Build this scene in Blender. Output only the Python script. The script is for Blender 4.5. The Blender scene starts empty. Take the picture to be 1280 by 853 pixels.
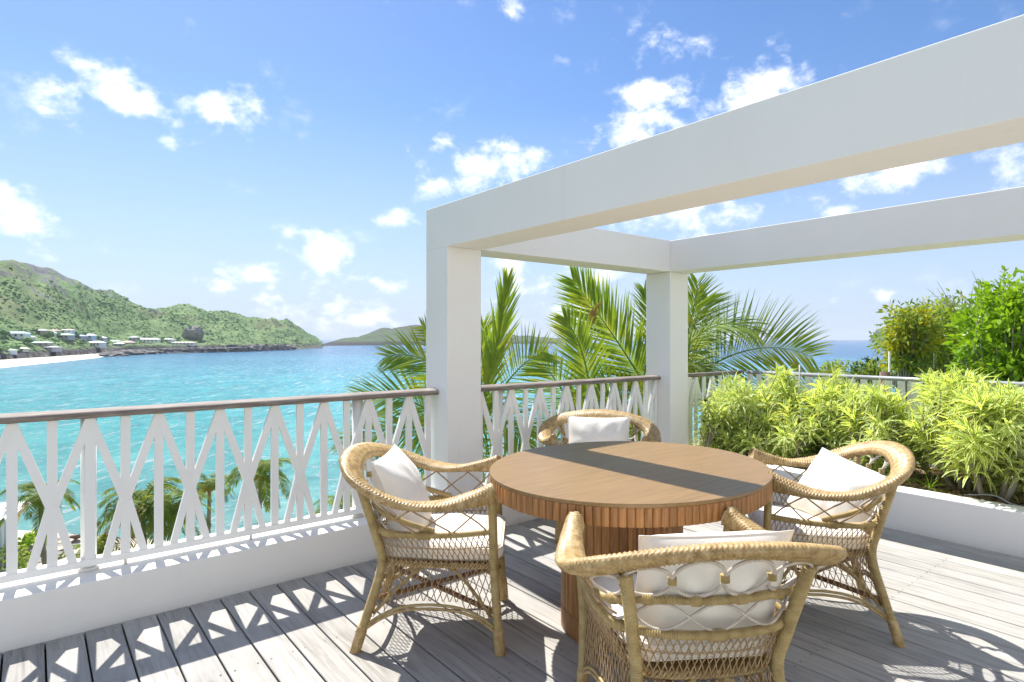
import bpy, math, random
from mathutils import Vector, Matrix, noise as mnoise
PI = math.pi
rnd = random.Random(7)
scene = bpy.context.scene
COL = scene.collection

# ------------------------------------------------------------------ camera, world, sun, exposure
CAM_H = 1.36
cam = bpy.data.cameras.new('camera')
cam.sensor_width = 36.0
cam.lens = 36.0 * 746.0 / 1280.0
cam.shift_y = -2.5 / 1280.0
cam.clip_start = 0.05
cam.clip_end = 60000
cam_ob = bpy.data.objects.new('camera', cam)
COL.objects.link(cam_ob)
cam_ob.location = (0, 0, CAM_H)
cam_ob.rotation_euler = (PI / 2, 0, -math.atan2(598., 746.))
scene.camera = cam_ob
scene.view_settings.view_transform = 'Standard'
scene.view_settings.look = 'None'
scene.view_settings.exposure = 2.10
scene.view_settings.gamma = 1.0
scene.view_settings.use_curve_mapping = False
scene.cycles.max_bounces = 8
scene.cycles.transparent_max_bounces = 8
scene.cycles.use_denoising = True

SUN_DIR = Vector((0.05, 0.71, 1.0)).normalized()      # towards the sun
world = bpy.data.worlds.new('World')
scene.world = world
world.use_nodes = True

A1 = math.atan2(598., 746.)
XF, XR, YF, YR = math.sin(A1), math.cos(A1), math.cos(A1), -math.sin(A1)

def pt(u, v, F):
    """a place seen at photo pixel (u, v), F metres away"""
    R = (u - 640) / 746.0 * F
    return Vector((F * XF + R * XR, F * YF + R * YR, CAM_H + (424 - v) / 746.0 * F))

def fr(F, R, z=0.0):
    return Vector((F * XF + R * XR, F * YF + R * YR, z))

def build_world():
    nt = world.node_tree; N = nt.nodes; L = nt.links
    N.clear()
    out = N.new('ShaderNodeOutputWorld'); bg = N.new('ShaderNodeBackground')
    L.new(bg.outputs[0], out.inputs[0])
    bg.inputs['Strength'].default_value = 0.05
    # the open ocean sky is a little violet against the model sky
    sky = N.new('ShaderNodeTexSky'); sky.sky_type = 'NISHITA'; sky.sun_disc = False
    sky.sun_elevation = math.asin(SUN_DIR.z)
    sky.sun_rotation = math.atan2(SUN_DIR.x, SUN_DIR.y)
    sky.air_density = 1.1; sky.dust_density = 0.3; sky.ozone_density = 1.6
    sky.altitude = 20
    tc = N.new('ShaderNodeTexCoord')
    sep = N.new('ShaderNodeSeparateXYZ'); L.new(tc.outputs['Generated'], sep.inputs[0])
    def M(op, a, b=None, c=None, clamp=False):
        n = N.new('ShaderNodeMath'); n.operation = op; n.use_clamp = clamp
        for i, q in enumerate((a, b, c)):
            if q is None: continue
            if isinstance(q, (int, float)): n.inputs[i].default_value = q
            else: L.new(q, n.inputs[i])
        return n.outputs[0]
    az = M('ARCTAN2', sep.outputs[0], sep.outputs[1])
    el = M('ARCSINE', sep.outputs[2])
    P = N.new('ShaderNodeCombineXYZ'); L.new(az, P.inputs[0]); L.new(el, P.inputs[1])
    # clouds of this sky: photo place, half sizes and weight, turned into directions
    blobs = [(140, 122, 72, 34, 1.0), (262, 140, 52, 34, .95), (205, 178, 14, 9, .7), (18, 272, 50, 34, 1.0), (20, 318, 40, 16, .6),
             (604, 214, 74, 32, 1.0), (494, 275, 22, 12, .95), (396, 312, 34, 22, .95), (470, 354, 38, 14, .85), (330, 350, 75, 18, .7), (372, 385, 130, 26, .62),
             (812, 138, 66, 60, 1.1), (948, 106, 50, 32, 1.05), (870, 135, 40, 30, .8), (760, 270, 30, 14, .6), (700, 120, 16, 30, .5), (636, 14, 14, 12, .6),
             (1128, 214, 82, 22, 1.0), (995, 250, 36, 18, .75), (840, 272, 90, 26, .9), (1262, 206, 26, 24, .62), (1045, 265, 20, 8, .6),
             (635, 336, 34, 18, .85), (740, 346, 80, 16, .75), (690, 385, 60, 22, .6), (538, 188, 12, 8, .7),
             (1042, 377, 13, 6, .9), (1104, 367, 15, 8, .95), (470, 395, 50, 16, .55)]
    vals = None
    for (u, v, ru, rv, w) in blobs:
        d = pt(u, v, 1.0) - Vector((0, 0, CAM_H))
        k = d.length; cs = 1.0 / math.sqrt(1 + ((u - 640) / 746.) ** 2)
        a = math.atan2(d.x, d.y); e = math.asin(d.z / k)
        sa = ru / 746. * cs * cs; se = rv / 746. * cs
        sub = N.new('ShaderNodeVectorMath'); sub.operation = 'SUBTRACT'; L.new(P.outputs[0], sub.inputs[0]); sub.inputs[1].default_value = (a, e, 0)
        mul = N.new('ShaderNodeVectorMath'); mul.operation = 'MULTIPLY'; L.new(sub.outputs[0], mul.inputs[0]); mul.inputs[1].default_value = (1 / sa, 1 / se, 0)
        ln = N.new('ShaderNodeVectorMath'); ln.operation = 'LENGTH'; L.new(mul.outputs[0], ln.inputs[0])
        o = M('MULTIPLY_ADD', ln.outputs['Value'], -0.62 * w, w)
        vals = o if vals is None else M('MAXIMUM', vals, o)
    # scattered clouds in the rest of the sky
    n0 = N.new('ShaderNodeTexNoise'); n0.inputs['Scale'].default_value = 2.3; n0.inputs['Detail'].default_value = 2
    mp = N.new('ShaderNodeMapping'); mp.inputs['Scale'].default_value = (1, 1, 1.45); L.new(tc.outputs['Generated'], mp.inputs[0])
    L.new(mp.outputs[0], n0.inputs['Vector'])
    n1 = N.new('ShaderNodeTexNoise'); n1.inputs['Scale'].default_value = 15; n1.inputs['Detail'].default_value = 9; n1.inputs['Roughness'].default_value = .62
    n1.inputs['Distortion'].default_value = .12
    L.new(mp.outputs[0], n1.inputs['Vector'])
    # the scattered ones live outside the part described by the list
    away = M('SUBTRACT', M('ABSOLUTE', M('SUBTRACT', az, math.radians(38.7))), 0.95)
    away = M('MULTIPLY', away, 3.0, clamp=True)
    sc = M('MULTIPLY', M('MULTIPLY', M('SUBTRACT', n0.outputs[0], .42), 4.5), away)
    vals = M('MAXIMUM', vals, sc)
    nz = M('MULTIPLY', M('SUBTRACT', n1.outputs[0], 0.5), 3.7)
    cl = M('ADD', M('SUBTRACT', vals, 0.32), nz)
    mr = N.new('ShaderNodeMapRange'); mr.interpolation_type = 'SMOOTHSTEP'
    L.new(cl, mr.inputs[0]); mr.inputs[1].default_value = -0.10; mr.inputs[2].default_value = 0.98
    gate = M('MULTIPLY', M('ADD', vals, 0.05), 6.0, clamp=True)
    mask = M('MULTIPLY', mr.outputs[0], gate)
    # thin high veil near horizon
    veil = N.new('ShaderNodeMapRange'); L.new(el, veil.inputs[0]); veil.inputs[1].default_value = 0.0; veil.inputs[2].default_value = .36
    veil.inputs[3].default_value = .92; veil.inputs[4].default_value = 0.0
    hor = M('GREATER_THAN', el, -0.002)
    mask = M('MULTIPLY', mask, hor)
    mask = M('MULTIPLY', mask, .96)
    vm = N.new('ShaderNodeMix'); vm.data_type = 'RGBA'; L.new(veil.outputs[0], vm.inputs['Factor'])
    hs = N.new('ShaderNodeHueSaturation'); hs.inputs['Saturation'].default_value = 1.22; hs.inputs['Value'].default_value = .86; L.new(sky.outputs[0], hs.inputs['Color'])
    tint = N.new('ShaderNodeMix'); tint.data_type = 'RGBA'; tint.blend_type = 'MULTIPLY'; tint.inputs['Factor'].default_value = 1.0; tint.inputs['B'].default_value = (.84, .80, .88, 1); L.new(hs.outputs[0], tint.inputs['A'])
    L.new(tint.outputs['Result'], vm.inputs['A']); vm.inputs['B'].default_value = (2.65, 3.4, 4.6, 1)
    mix = N.new('ShaderNodeMix'); mix.data_type = 'RGBA'
    L.new(mask, mix.inputs['Factor']); L.new(vm.outputs['Result'], mix.inputs['A'])
    mix.inputs['B'].default_value = (7.3, 7.35, 7.5, 1)
    L.new(mix.outputs['Result'], bg.inputs[0])
build_world()

sun = bpy.data.lights.new('sun', 'SUN')
sun.energy = 2.0; sun.angle = math.radians(0.53); sun.color = (1.0, 0.965, 0.91)
sun_ob = bpy.data.objects.new('sun', sun); COL.objects.link(sun_ob)
sun_ob.rotation_euler = (-SUN_DIR).to_track_quat('-Z', 'Y').to_euler()
sun_ob.location = (0, 6, 12)

# ------------------------------------------------------------------ mesh helpers
class MB:
    def __init__(self):
        self.v = []; self.f = []; self.uv = []; self.hasuv = False
    def quadgrid(self, rows, close_u=False, close_v=False, uvs=None):
        """rows: list of rows of points; faces between them"""
        b = len(self.v); n = len(rows); m = len(rows[0])
        for r in rows: self.v.extend([tuple(p) for p in r])
        for i in range(n if close_v else n - 1):
            i2 = (i + 1) % n
            for j in range(m if close_u else m - 1):
                j2 = (j + 1) % m
                self.f.append((b + i * m + j, b + i * m + j2, b + i2 * m + j2, b + i2 * m + j))
        return b
    def face(self, pts, uv=None):
        b = len(self.v); self.v.extend([tuple(p) for p in pts]); self.f.append(tuple(range(b, b + len(pts))))
        if uv: 
            self.uv.append((len(self.f) - 1, uv)); self.hasuv = True
    def box(self, x0, x1, y0, y1, z0, z1, mat=None):
        P = [Vector((x, y, z)) for x in (x0, x1) for y in (y0, y1) for z in (z0, z1)]
        if mat is not None: P = [mat @ p for p in P]
        b = len(self.v); self.v.extend([tuple(p) for p in P])
        for q in ((0, 1, 3, 2), (4, 6, 7, 5), (0, 4, 5, 1), (2, 3, 7, 6), (0, 2, 6, 4), (1, 5, 7, 3)):
            self.f.append(tuple(b + i for i in q))
    def tube(self, path, r, sides=6, cap=True, flat=1.0):
        path = [Vector(p) for p in path]; n = len(path)
        if n < 2: return
        rad = r if callable(r) else (lambda i: r)
        t = (path[1] - path[0]).normalized()
        up = Vector((0, 0, 1)) if abs(t.z) < .9 else Vector((1, 0, 0))
        x = t.cross(up).normalized()
        rows = []
        for i in range(n):
            if i == 0: t2 = path[1] - path[0]
            elif i == n - 1: t2 = path[-1] - path[-2]
            else: t2 = path[i + 1] - path[i - 1]
            if t2.length > 1e-9: t = t2.normalized()
            x = (x - t * x.dot(t)); x = x.normalized() if x.length > 1e-6 else t.orthogonal().normalized()
            y = t.cross(x)
            ri = rad(i)
            rows.append([path[i] + x * (math.cos(a) * ri) + y * (math.sin(a) * ri * flat) for a in [2 * PI * k / sides for k in range(sides)]])
        b = self.quadgrid(rows, close_u=True)
        if cap:
            m = sides
            self.f.append(tuple(b + j for j in range(m))[::-1]); self.f.append(tuple(b + (n - 1) * m + j for j in range(m)))
    def build(self, name, mat, parent=None, smooth=True):
        me = bpy.data.meshes.new(name)
        me.from_pydata(self.v, [], self.f)
        if self.hasuv:
            ul = me.uv_layers.new(name='UVMap')
            for fi, uv in self.uv:
                p = me.polygons[fi]
                for k, li in enumerate(p.loop_indices): ul.data[li].uv = uv[k]
        if mat: me.materials.append(mat)
        if smooth: me.polygons.foreach_set('use_smooth', [True] * len(me.polygons))
        me.update()
        o = bpy.data.objects.new(name, me); COL.objects.link(o)
        if parent: o.parent = parent
        return o

def inst(name, me, parent=None, mat4=None):
    o = bpy.data.objects.new(name, me); COL.objects.link(o)
    if parent: o.parent = parent
    if mat4 is not None: o.matrix_basis = mat4
    return o

def tag(o, label=None, cat=None, group=None, kind=None):
    if label: o['label'] = label
    if cat: o['category'] = cat
    if group: o['group'] = group
    if kind: o['kind'] = kind
    return o

def empty(name, loc=(0, 0, 0), rz=0.0):
    o = bpy.data.objects.new(name, None); COL.objects.link(o)
    o.location = loc; o.rotation_euler = (0, 0, rz); o.empty_display_size = .2
    return o

def bevel(o, w, seg=2):
    m = o.modifiers.new('bevel', 'BEVEL'); m.width = w; m.segments = seg; m.limit_method = 'ANGLE'
    return o

def spline(P, per=8):
    """Catmull-Rom through the points"""
    P = [Vector(p) for p in P]; Q = [P[0] * 2 - P[1]] + P + [P[-1] * 2 - P[-2]]; out = []
    for i in range(1, len(Q) - 2):
        for k in range(per):
            t = k / per; a, b, c, d = Q[i - 1], Q[i], Q[i + 1], Q[i + 2]
            out.append(0.5 * ((2 * b) + (c - a) * t + (2 * a - 5 * b + 4 * c - d) * t * t + (-a + 3 * b - 3 * c + d) * t ** 3))
    out.append(P[-1]); return out

def resample(P, step):
    P = [Vector(p) for p in P]; L = [0]
    for a, b in zip(P, P[1:]): L.append(L[-1] + (b - a).length)
    n = max(2, int(round(L[-1] / step)) + 1); out = []; j = 0
    for i in range(n):
        s = L[-1] * i / (n - 1)
        while j < len(P) - 2 and L[j + 1] < s: j += 1
        k = (s - L[j]) / max(1e-9, L[j + 1] - L[j]); out.append(P[j].lerp(P[j + 1], min(1, k)))
    return out

# ------------------------------------------------------------------ materials
def mat_new(name):
    m = bpy.data.materials.new(name); m.use_nodes = True
    nt = m.node_tree; return m, nt, nt.nodes, nt.links, nt.nodes['Principled BSDF']

def coords(N, L, scale=(1, 1, 1), kind='Object', rand=False):
    tc = N.new('ShaderNodeTexCoord'); mp = N.new('ShaderNodeMapping'); mp.inputs['Scale'].default_value = scale
    src = tc.outputs[kind]
    if rand:
        oi = N.new('ShaderNodeObjectInfo'); mu = N.new('ShaderNodeMath'); mu.operation = 'MULTIPLY'; mu.inputs[1].default_value = 37.0
        L.new(oi.outputs['Random'], mu.inputs[0]); ad = N.new('ShaderNodeVectorMath'); ad.operation = 'ADD'
        L.new(src, ad.inputs[0]); L.new(mu.outputs[0], ad.inputs[1]); src = ad.outputs[0]
    L.new(src, mp.inputs[0]); return mp.outputs[0]

def noise(N, L, vec, scale, detail=4, rough=.55, dist=0):
    n = N.new('ShaderNodeTexNoise'); n.inputs['Scale'].default_value = scale; n.inputs['Detail'].default_value = detail
    n.inputs['Roughness'].default_value = rough; n.inputs['Distortion'].default_value = dist
    L.new(vec, n.inputs['Vector']); return n.outputs[0]

def ramp(N, L, fac, stops):
    r = N.new('ShaderNodeValToRGB'); e = r.color_ramp.elements
    while len(e) < len(stops): e.new(0.5)
    for k, (p, c) in enumerate(stops):
        e[k].position = p; e[k].color = (c[0], c[1], c[2], 1)
    L.new(fac, r.inputs[0]); return r.outputs[0]

def mixc(N, L, fac, a, b, mode='MIX'):
    m = N.new('ShaderNodeMix'); m.data_type = 'RGBA'; m.blend_type = mode
    for s, q in (('Factor', fac), ('A', a), ('B', b)):
        if isinstance(q, (int, float)): m.inputs[s].default_value = q
        elif isinstance(q, tuple): m.inputs[s].default_value = (q[0], q[1], q[2], 1)
        else: L.new(q, m.inputs[s])
    return m.outputs['Result']

def bump(N, L, p, h, strength=.3, dist=.01):
    b = N.new('ShaderNodeBump'); b.inputs['Strength'].default_value = strength; b.inputs['Distance'].default_value = dist
    L.new(h, b.inputs['Height']); L.new(b.outputs[0], p.inputs['Normal']); return b

def simple(name, stops, scale=6, rough=.6, bs=.15, bd=.003, sc=(1, 1, 1), bscale=60, rand=True, spec=.4, detail=5):
    m, nt, N, L, p = mat_new(name)
    v = coords(N, L, sc, rand=rand); n = noise(N, L, v, scale, detail)
    L.new(ramp(N, L, n, stops), p.inputs['Base Color']); p.inputs['Roughness'].default_value = rough
    p.inputs['Specular IOR Level'].default_value = spec
    if bs: bump(N, L, p, noise(N, L, v, bscale, 4), bs, bd)
    return m

MAT = {}
def stucco_mat():
    m, nt, N, L, p = mat_new('white_stucco')
    v = coords(N, L, (1, 1, 1)); n = noise(N, L, v, 1.1, 6, .65)
    c = ramp(N, L, n, [(.3, (.83, .805, .755)), (.7, (.87, .85, .805))])
    vs = coords(N, L, (7, 7, .45)); st = noise(N, L, vs, 1.6, 5, .7)
    c = mixc(N, L, ramp(N, L, st, [(.60, (0, 0, 0)), (.78, (.22, .22, .22))]), c, (.62, .60, .55))
    sep = N.new('ShaderNodeSeparateXYZ'); L.new(v, sep.inputs[0])
    lo = N.new('ShaderNodeMapRange'); L.new(sep.outputs[2], lo.inputs[0]); lo.inputs[1].default_value = .05; lo.inputs[2].default_value = -.005; lo.inputs[3].default_value = 0; lo.inputs[4].default_value = .35
    mu = N.new('ShaderNodeMath'); mu.operation = 'MULTIPLY'; L.new(lo.outputs[0], mu.inputs[0]); L.new(noise(N, L, v, 9, 4), mu.inputs[1])
    c = mixc(N, L, mu.outputs[0], c, (.45, .42, .36))
    L.new(c, p.inputs['Base Color']); p.inputs['Roughness'].default_value = .78; p.inputs['Specular IOR Level'].default_value = .25
    h = mixc(N, L, .5, noise(N, L, v, 55, 4), noise(N, L, v, 7, 3)); bump(N, L, p, h, .35, .003)
    return m
MAT['stucco'] = stucco_mat()
MAT['paint'] = simple('white_gloss_paint', [(.3, (.82, .805, .77)), (.75, (.86, .85, .815))], 3, .42, .08, .001, bscale=40)
MAT['paint_dirty'] = simple('weathered_white_paint', [(.35, (.60, .56, .46)), (.6, (.80, .79, .76))], 9, .5, .1, .001, bscale=40)
MAT['metal'] = simple('grey_metal', [(.3, (.3, .31, .32)), (.7, (.42, .43, .44))], 4, .35, .05, .001)
MAT['cushion'] = simple('cream_fabric', [(.3, (.77, .725, .645)), (.7, (.84, .80, .73))], 5, .9, .35, .0012, bscale=260, spec=.15)

def deck_mat():
    m, nt, N, L, p = mat_new('weathered_deck_wood')
    v = coords(N, L, (14, .9, 6), rand=True)
    n = noise(N, L, v, 3.0, 8, .65, .6)
    v2 = coords(N, L, (1, 1, 1), rand=True); n2 = noise(N, L, v2, 2.6, 4)
    c = ramp(N, L, n, [(.28, (.225, .21, .19)), (.5, (.385, .37, .34)), (.75, (.50, .485, .45))])
    oi = N.new('ShaderNodeObjectInfo')
    t = ramp(N, L, oi.outputs['Random'], [(0, (.74, .74, .75)), (.3, (1, 1, .99)), (.55, (.86, .85, .83)), (.8, (.95, .94, .93)), (1, (.80, .79, .80))])
    c = mixc(N, L, 1.0, c, t, 'MULTIPLY')
    c = mixc(N, L, ramp(N, L, n2, [(.35, (0, 0, 0)), (.75, (.5, .5, .5))]), c, (.50, .48, .45))
    vk = coords(N, L, (26, 1.6, 1), rand=True); k = noise(N, L, vk, 2.2, 3)
    c = mixc(N, L, ramp(N, L, k, [(.68, (0, 0, 0)), (.78, (.55, .55, .55))]), c, (.17, .15, .13))
    L.new(c, p.inputs['Base Color']); p.inputs['Roughness'].default_value = .78; p.inputs['Specular IOR Level'].default_value = .25
    vb = coords(N, L, (60, 1.5, 6), rand=True)
    bump(N, L, p, noise(N, L, vb, 3, 6, .7), .5, .0025)
    return m
MAT['deck'] = deck_mat()

def rail_mat():
    m, nt, N, L, p = mat_new('weathered_rail_wood')
    v = coords(N, L, (2.2, 30, 30), rand=True)
    n = noise(N, L, v, 2.4, 8, .7, .4)
    c = ramp(N, L, n, [(.3, (.085, .065, .05)), (.5, (.21, .17, .138)), (.72, (.37, .325, .28))])
    L.new(c, p.inputs['Base Color']); p.inputs['Roughness'].default_value = .7
    bump(N, L, p, n, .6, .003); return m
MAT['rail'] = rail_mat()

def wood_mat(name, stops, sc=(2, 30, 30), tone=True, rough=.5):
    m, nt, N, L, p = mat_new(name)
    v = coords(N, L, sc, rand=True)
    n = noise(N, L, v, 2.0, 6, .6, .5)
    c = ramp(N, L, n, stops)
    if tone:
        oi = N.new('ShaderNodeObjectInfo')
        t = ramp(N, L, oi.outputs['Random'], [(0, (.62, .60, .58)), (.25, (1.0, .98, .95)), (.5, (.80, .78, .76)), (.75, (1.12, 1.1, 1.05)), (1, (.9, .86, .84))])
        c = mixc(N, L, 1.0, c, t, 'MULTIPLY')
    L.new(c, p.inputs['Base Color']); p.inputs['Roughness'].default_value = rough
    bump(N, L, p, n, .15, .001); return m
MAT['teak'] = wood_mat('oiled_teak_slats', [(.3, (.25, .105, .03)), (.55, (.40, .19, .06)), (.8, (.52, .28, .10))], (40, 40, 3))
MAT['teak_top'] = wood_mat('teak_veneer_top', [(.25, (.18, .10, .036)), (.45, (.235, .14, .053)), (.62, (.275, .165, .066)), (.8, (.33, .205, .088))], (1.6, 22, 1), tone=False, rough=.40)
MAT['teak_top'].node_tree.nodes['Principled BSDF'].inputs['Specular IOR Level'].default_value = .6
MAT['bamboo'] = wood_mat('brown_bamboo_pole', [(.3, (.12, .055, .025)), (.6, (.28, .15, .07)), (.8, (.40, .24, .12))], (10, 10, 10), tone=False)

def wicker_mat(name, a, b, c3, s=38, bs=.25):
    m, nt, N, L, p = mat_new(name)
    v = coords(N, L, (1, 1, 1), rand=False)
    n = noise(N, L, v, s, 3); n2 = noise(N, L, v, 4, 3)
    c = ramp(N, L, n, [(.3, a), (.5, b), (.72, c3)])
    c = mixc(N, L, ramp(N, L, n2, [(.35, (0, 0, 0)), (.7, (.45, .45, .45))]), c, b)
    L.new(c, p.inputs['Base Color']); p.inputs['Roughness'].default_value = .42; p.inputs['Specular IOR Level'].default_value = .45
    bump(N, L, p, noise(N, L, v, 300, 2), bs, .001); return m
MAT['wicker'] = wicker_mat('golden_wicker', (.25, .150, .055), (.43, .295, .125), (.58, .43, .225))
MAT['wrap'] = wicker_mat('wrapped_cane', (.28, .185, .07), (.41, .295, .115), (.50, .375, .165), 24)
MAT['strand'] = wicker_mat('thin_cane_strand', (.22, .13, .055), (.34, .225, .11), (.50, .37, .21), 60, .1)
MAT['ring'] = wicker_mat('grey_peeled_cane', (.40, .34, .27), (.52, .46, .39), (.62, .55, .46), 40, .1)

def leaf_mat(name, stops, scale=8, trans=.35, rough=.45, rand=False, uvedge=None):
    m, nt, N, L, p = mat_new(name)
    v = coords(N, L, (1, 1, 1), rand=rand)
    n = noise(N, L, v, scale, 3)
    c = ramp(N, L, n, stops)
    if uvedge:
        uv = N.new('ShaderNodeTexCoord'); sp = N.new('ShaderNodeSeparateXYZ'); L.new(uv.outputs['UV'], sp.inputs[0])
        a = N.new('ShaderNodeMath'); a.operation = 'SUBTRACT'; L.new(sp.outputs[0], a.inputs[0]); a.inputs[1].default_value = .5
        ab = N.new('ShaderNodeMath'); ab.operation = 'ABSOLUTE'; L.new(a.outputs[0], ab.inputs[0])
        f = N.new('ShaderNodeMapRange'); L.new(ab.outputs[0], f.inputs[0]); f.inputs[1].default_value = uvedge[1]; f.inputs[2].default_value = uvedge[2]
        c = mixc(N, L, f.outputs[0], c, uvedge[0])
    L.new(c, p.inputs['Base Color']); p.inputs['Roughness'].default_value = rough + .1; p.inputs['Specular IOR Level'].default_value = .22
    tr = N.new('ShaderNodeBsdfTranslucent')
    tc = mixc(N, L, 1.0, c, (1.25, 1.15, .5), 'MULTIPLY'); L.new(tc, tr.inputs[0])
    mx = N.new('ShaderNodeMixShader'); mx.inputs[0].default_value = trans
    L.new(p.outputs[0], mx.inputs[1]); L.new(tr.outputs[0], mx.inputs[2])
    L.new(mx.outputs[0], N['Material Output'].inputs[0])
    return m
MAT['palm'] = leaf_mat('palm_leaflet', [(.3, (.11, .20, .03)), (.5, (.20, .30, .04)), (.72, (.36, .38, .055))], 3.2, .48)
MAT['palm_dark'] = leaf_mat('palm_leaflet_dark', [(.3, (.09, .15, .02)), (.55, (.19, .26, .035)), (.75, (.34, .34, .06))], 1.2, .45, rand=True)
MAT['palm_old'] = leaf_mat('palm_leaflet_old', [(.3, (.24, .16, .04)), (.6, (.42, .30, .07)), (.8, (.50, .40, .12))], 2.5, .35)
MAT['song'] = leaf_mat('variegated_leaf', [(.3, (.20, .38, .045)), (.6, (.32, .50, .07)), (.8, (.44, .58, .10))], 6, .5, .3, uvedge=((.84, .87, .46), .17, .30))
MAT['bush'] = leaf_mat('bush_leaf', [(.3, (.17, .25, .07)), (.55, (.30, .41, .10)), (.75, (.46, .53, .18))], 1.4, .5)
MAT['bush_yellow'] = leaf_mat('yellowing_leaf', [(.3, (.28, .33, .03)), (.6, (.48, .47, .04)), (.8, (.60, .50, .05))], 2, .4)
MAT['lime'] = leaf_mat('bright_lime_leaf', [(.3, (.16, .30, .025)), (.55, (.28, .46, .03)), (.75, (.42, .56, .06))], 2, .42, .3)
MAT['darkleaf'] = leaf_mat('dark_green_leaf', [(.3, (.02, .06, .012)), (.7, (.06, .12, .025))], 9, .2, .3)
MAT['bark'] = simple('grey_bark', [(.3, (.20, .17, .13)), (.7, (.40, .36, .30))], 22, .85, .5, .004, (1, 1, .25), 40)
MAT['palmbark'] = simple('palm_trunk_bark', [(.3, (.20, .16, .11)), (.7, (.38, .33, .26))], 5, .9, .5, .02, (1, 1, 3), 8)
MAT['soil'] = simple('mulch_soil', [(.3, (.07, .045, .028)), (.55, (.17, .115, .07)), (.75, (.32, .25, .17))], 26, .95, .9, .02, bscale=60, rand=False)
MAT['chips'] = simple('bark_chip', [(.3, (.22, .13, .07)), (.55, (.38, .27, .16)), (.75, (.52, .42, .30))], 9, .9, .2, .002, rand=False)
MAT['sand'] = simple('pale_sand', [(.3, (.58, .50, .38)), (.7, (.70, .62, .49))], .4, .95, .3, .03, rand=False, bscale=4)
MAT['stone'] = simple('grey_rock', [(.3, (.13, .12, .115)), (.55, (.25, .235, .22)), (.8, (.38, .36, .33))], .12, .9, .7, 1.0, rand=False, bscale=.3, detail=9)
MAT['darkrock'] = simple('dark_wet_rock', [(.35, (.04, .04, .042)), (.55, (.12, .115, .11)), (.75, (.34, .30, .26))], .16, .85, .7, 1.0, rand=False, bscale=.4, detail=9)

def plain(name, c, rough=.6, var=.12, sc=1.0):
    lo = tuple(x * (1 - var) for x in c); hi = tuple(min(.85, x * (1 + var)) for x in c)
    return simple(name, [(.3, lo), (.7, hi)], sc, rough, .1, .01)

# ------------------------------------------------------------------ terrace: deck, kerbs, pergola
PW = 0.1443                       # plank pitch, also the baluster pitch
deck = empty('deck', (0, 0, 0)); tag(deck, kind='structure')
def plank_mesh(w, y0, y1):
    mb = MB(); c = .0025; h = w / 2
    prof = [(-h, -.028), (-h, -c), (-h + c, 0), (h - c, 0), (h, -c), (h, -.028)]
    mb.quadgrid([[(x, y, z) for x, z in prof] for y in (y0, y1)])
    mb.f.append((0, 1, 2, 3, 4, 5)); mb.f.append((11, 10, 9, 8, 7, 6))
    return mb
first = None
for i in range(-11, 34):
    x = 0.04 + PW * (i + .5)
    if x > 4.80: break
    if first is None:
        first = plank_mesh(PW - .0075, -1.6, 3.405).build('plank', MAT['deck'], deck, smooth=False); o = first
    else:
        o = inst('plank', first.data, deck)
    o.location = (x, 0, rnd.uniform(-.0012, .0012))
mb = MB()
for i in range(-11, 34):
    for y in (3.36, 2.62, 1.9, 1.2, .5):
        for dx in (-.045, .045):
            x = 0.04 + PW * (i + .5) + dx
            if x > 4.78: continue
            if math.hypot(x, y) > 4.6: continue
            mb.f.append(tuple(len(mb.v) + k for k in range(6)))
            mb.v.extend([(x + .0045 * math.cos(a), y + .0045 * math.sin(a), .0018) for a in [PI / 3 * k for k in range(6)]])
o = mb.build('deck_screws', plain('screw_steel', (.12, .11, .10), .5), deck, smooth=False); o['kind'] = 'stuff'
mb = MB(); mb.box(-1.6, 4.815, -1.6, 3.405, -.06, -.034)
mb.build('deck_underlay', plain('dark_underlay', (.02, .02, .02), .9), deck, smooth=False)

def slab(name, x0, x1, y0, y1, z0, z1, mat=None, parent=None, bv=.006):
    mb = MB(); mb.box(x0, x1, y0, y1, z0, z1)
    o = mb.build(name, mat or MAT['stucco'], parent, smooth=False)
    if bv: bevel(o, bv, 2)
    return o
CY = 3.41
o = slab('terrace_kerb', -1.6, 4.8155, CY, CY + .28, -.3, .225); tag(o, kind='structure')
o = slab('terrace_kerb', 4.817, 6.0, CY + .002, CY + .28, -.3, .223); tag(o, kind='structure')
o = slab('terrace_base', -1.62, 6.24, -1.62, CY + .27, -3.2, -.305, bv=0); tag(o, kind='structure')
pw = empty('planter_wall'); tag(pw, 'low white stucco planter wall running along the right side of the deck', 'planter')
slab('inner_wall', 4.815, 4.998, -1.6, CY - .001, -.3, .275, parent=pw)
slab('outer_wall', 6.06, 6.24, -1.6, CY + .28, -.3, .238, parent=pw)
slab('ledge_board', 5.985, 6.058, -1.6, CY - .02, .18, .252, MAT['teak_top'], pw, .004)

pg = empty('pergola', (2.175, CY, 0)); tag(pg, 'white stucco pergola frame with square posts and open beams over the deck', 'pergola')
pg_loc = Vector((2.175, CY, 0))
def pslab(name, *a):
    o = slab(name, *a, parent=pg, bv=.004); o.matrix_parent_inverse = Matrix.Translation(-pg_loc); return o
ZB, ZT = 1.985, 2.276
pslab('post', 2.175, 2.455, CY, CY + .28, .2255, ZB)
pslab('post', 4.618, 4.898, CY, CY + .28, .2265, ZB)
pslab('post', 2.175, 2.455, -2.4, -2.12, 0, ZB)
pslab('post', 4.618, 4.815, -2.4, -2.12, 0, ZB)
pslab('beam', 2.175, 2.455, -2.4, CY + .28, ZB, ZT)
pslab('beam', 2.4555, 4.6175, CY, CY + .28, ZB + .002, ZT - .001)
pslab('beam', 4.618, 4.898, -2.4, CY + .28, ZB + .001, ZT - .002)

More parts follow.
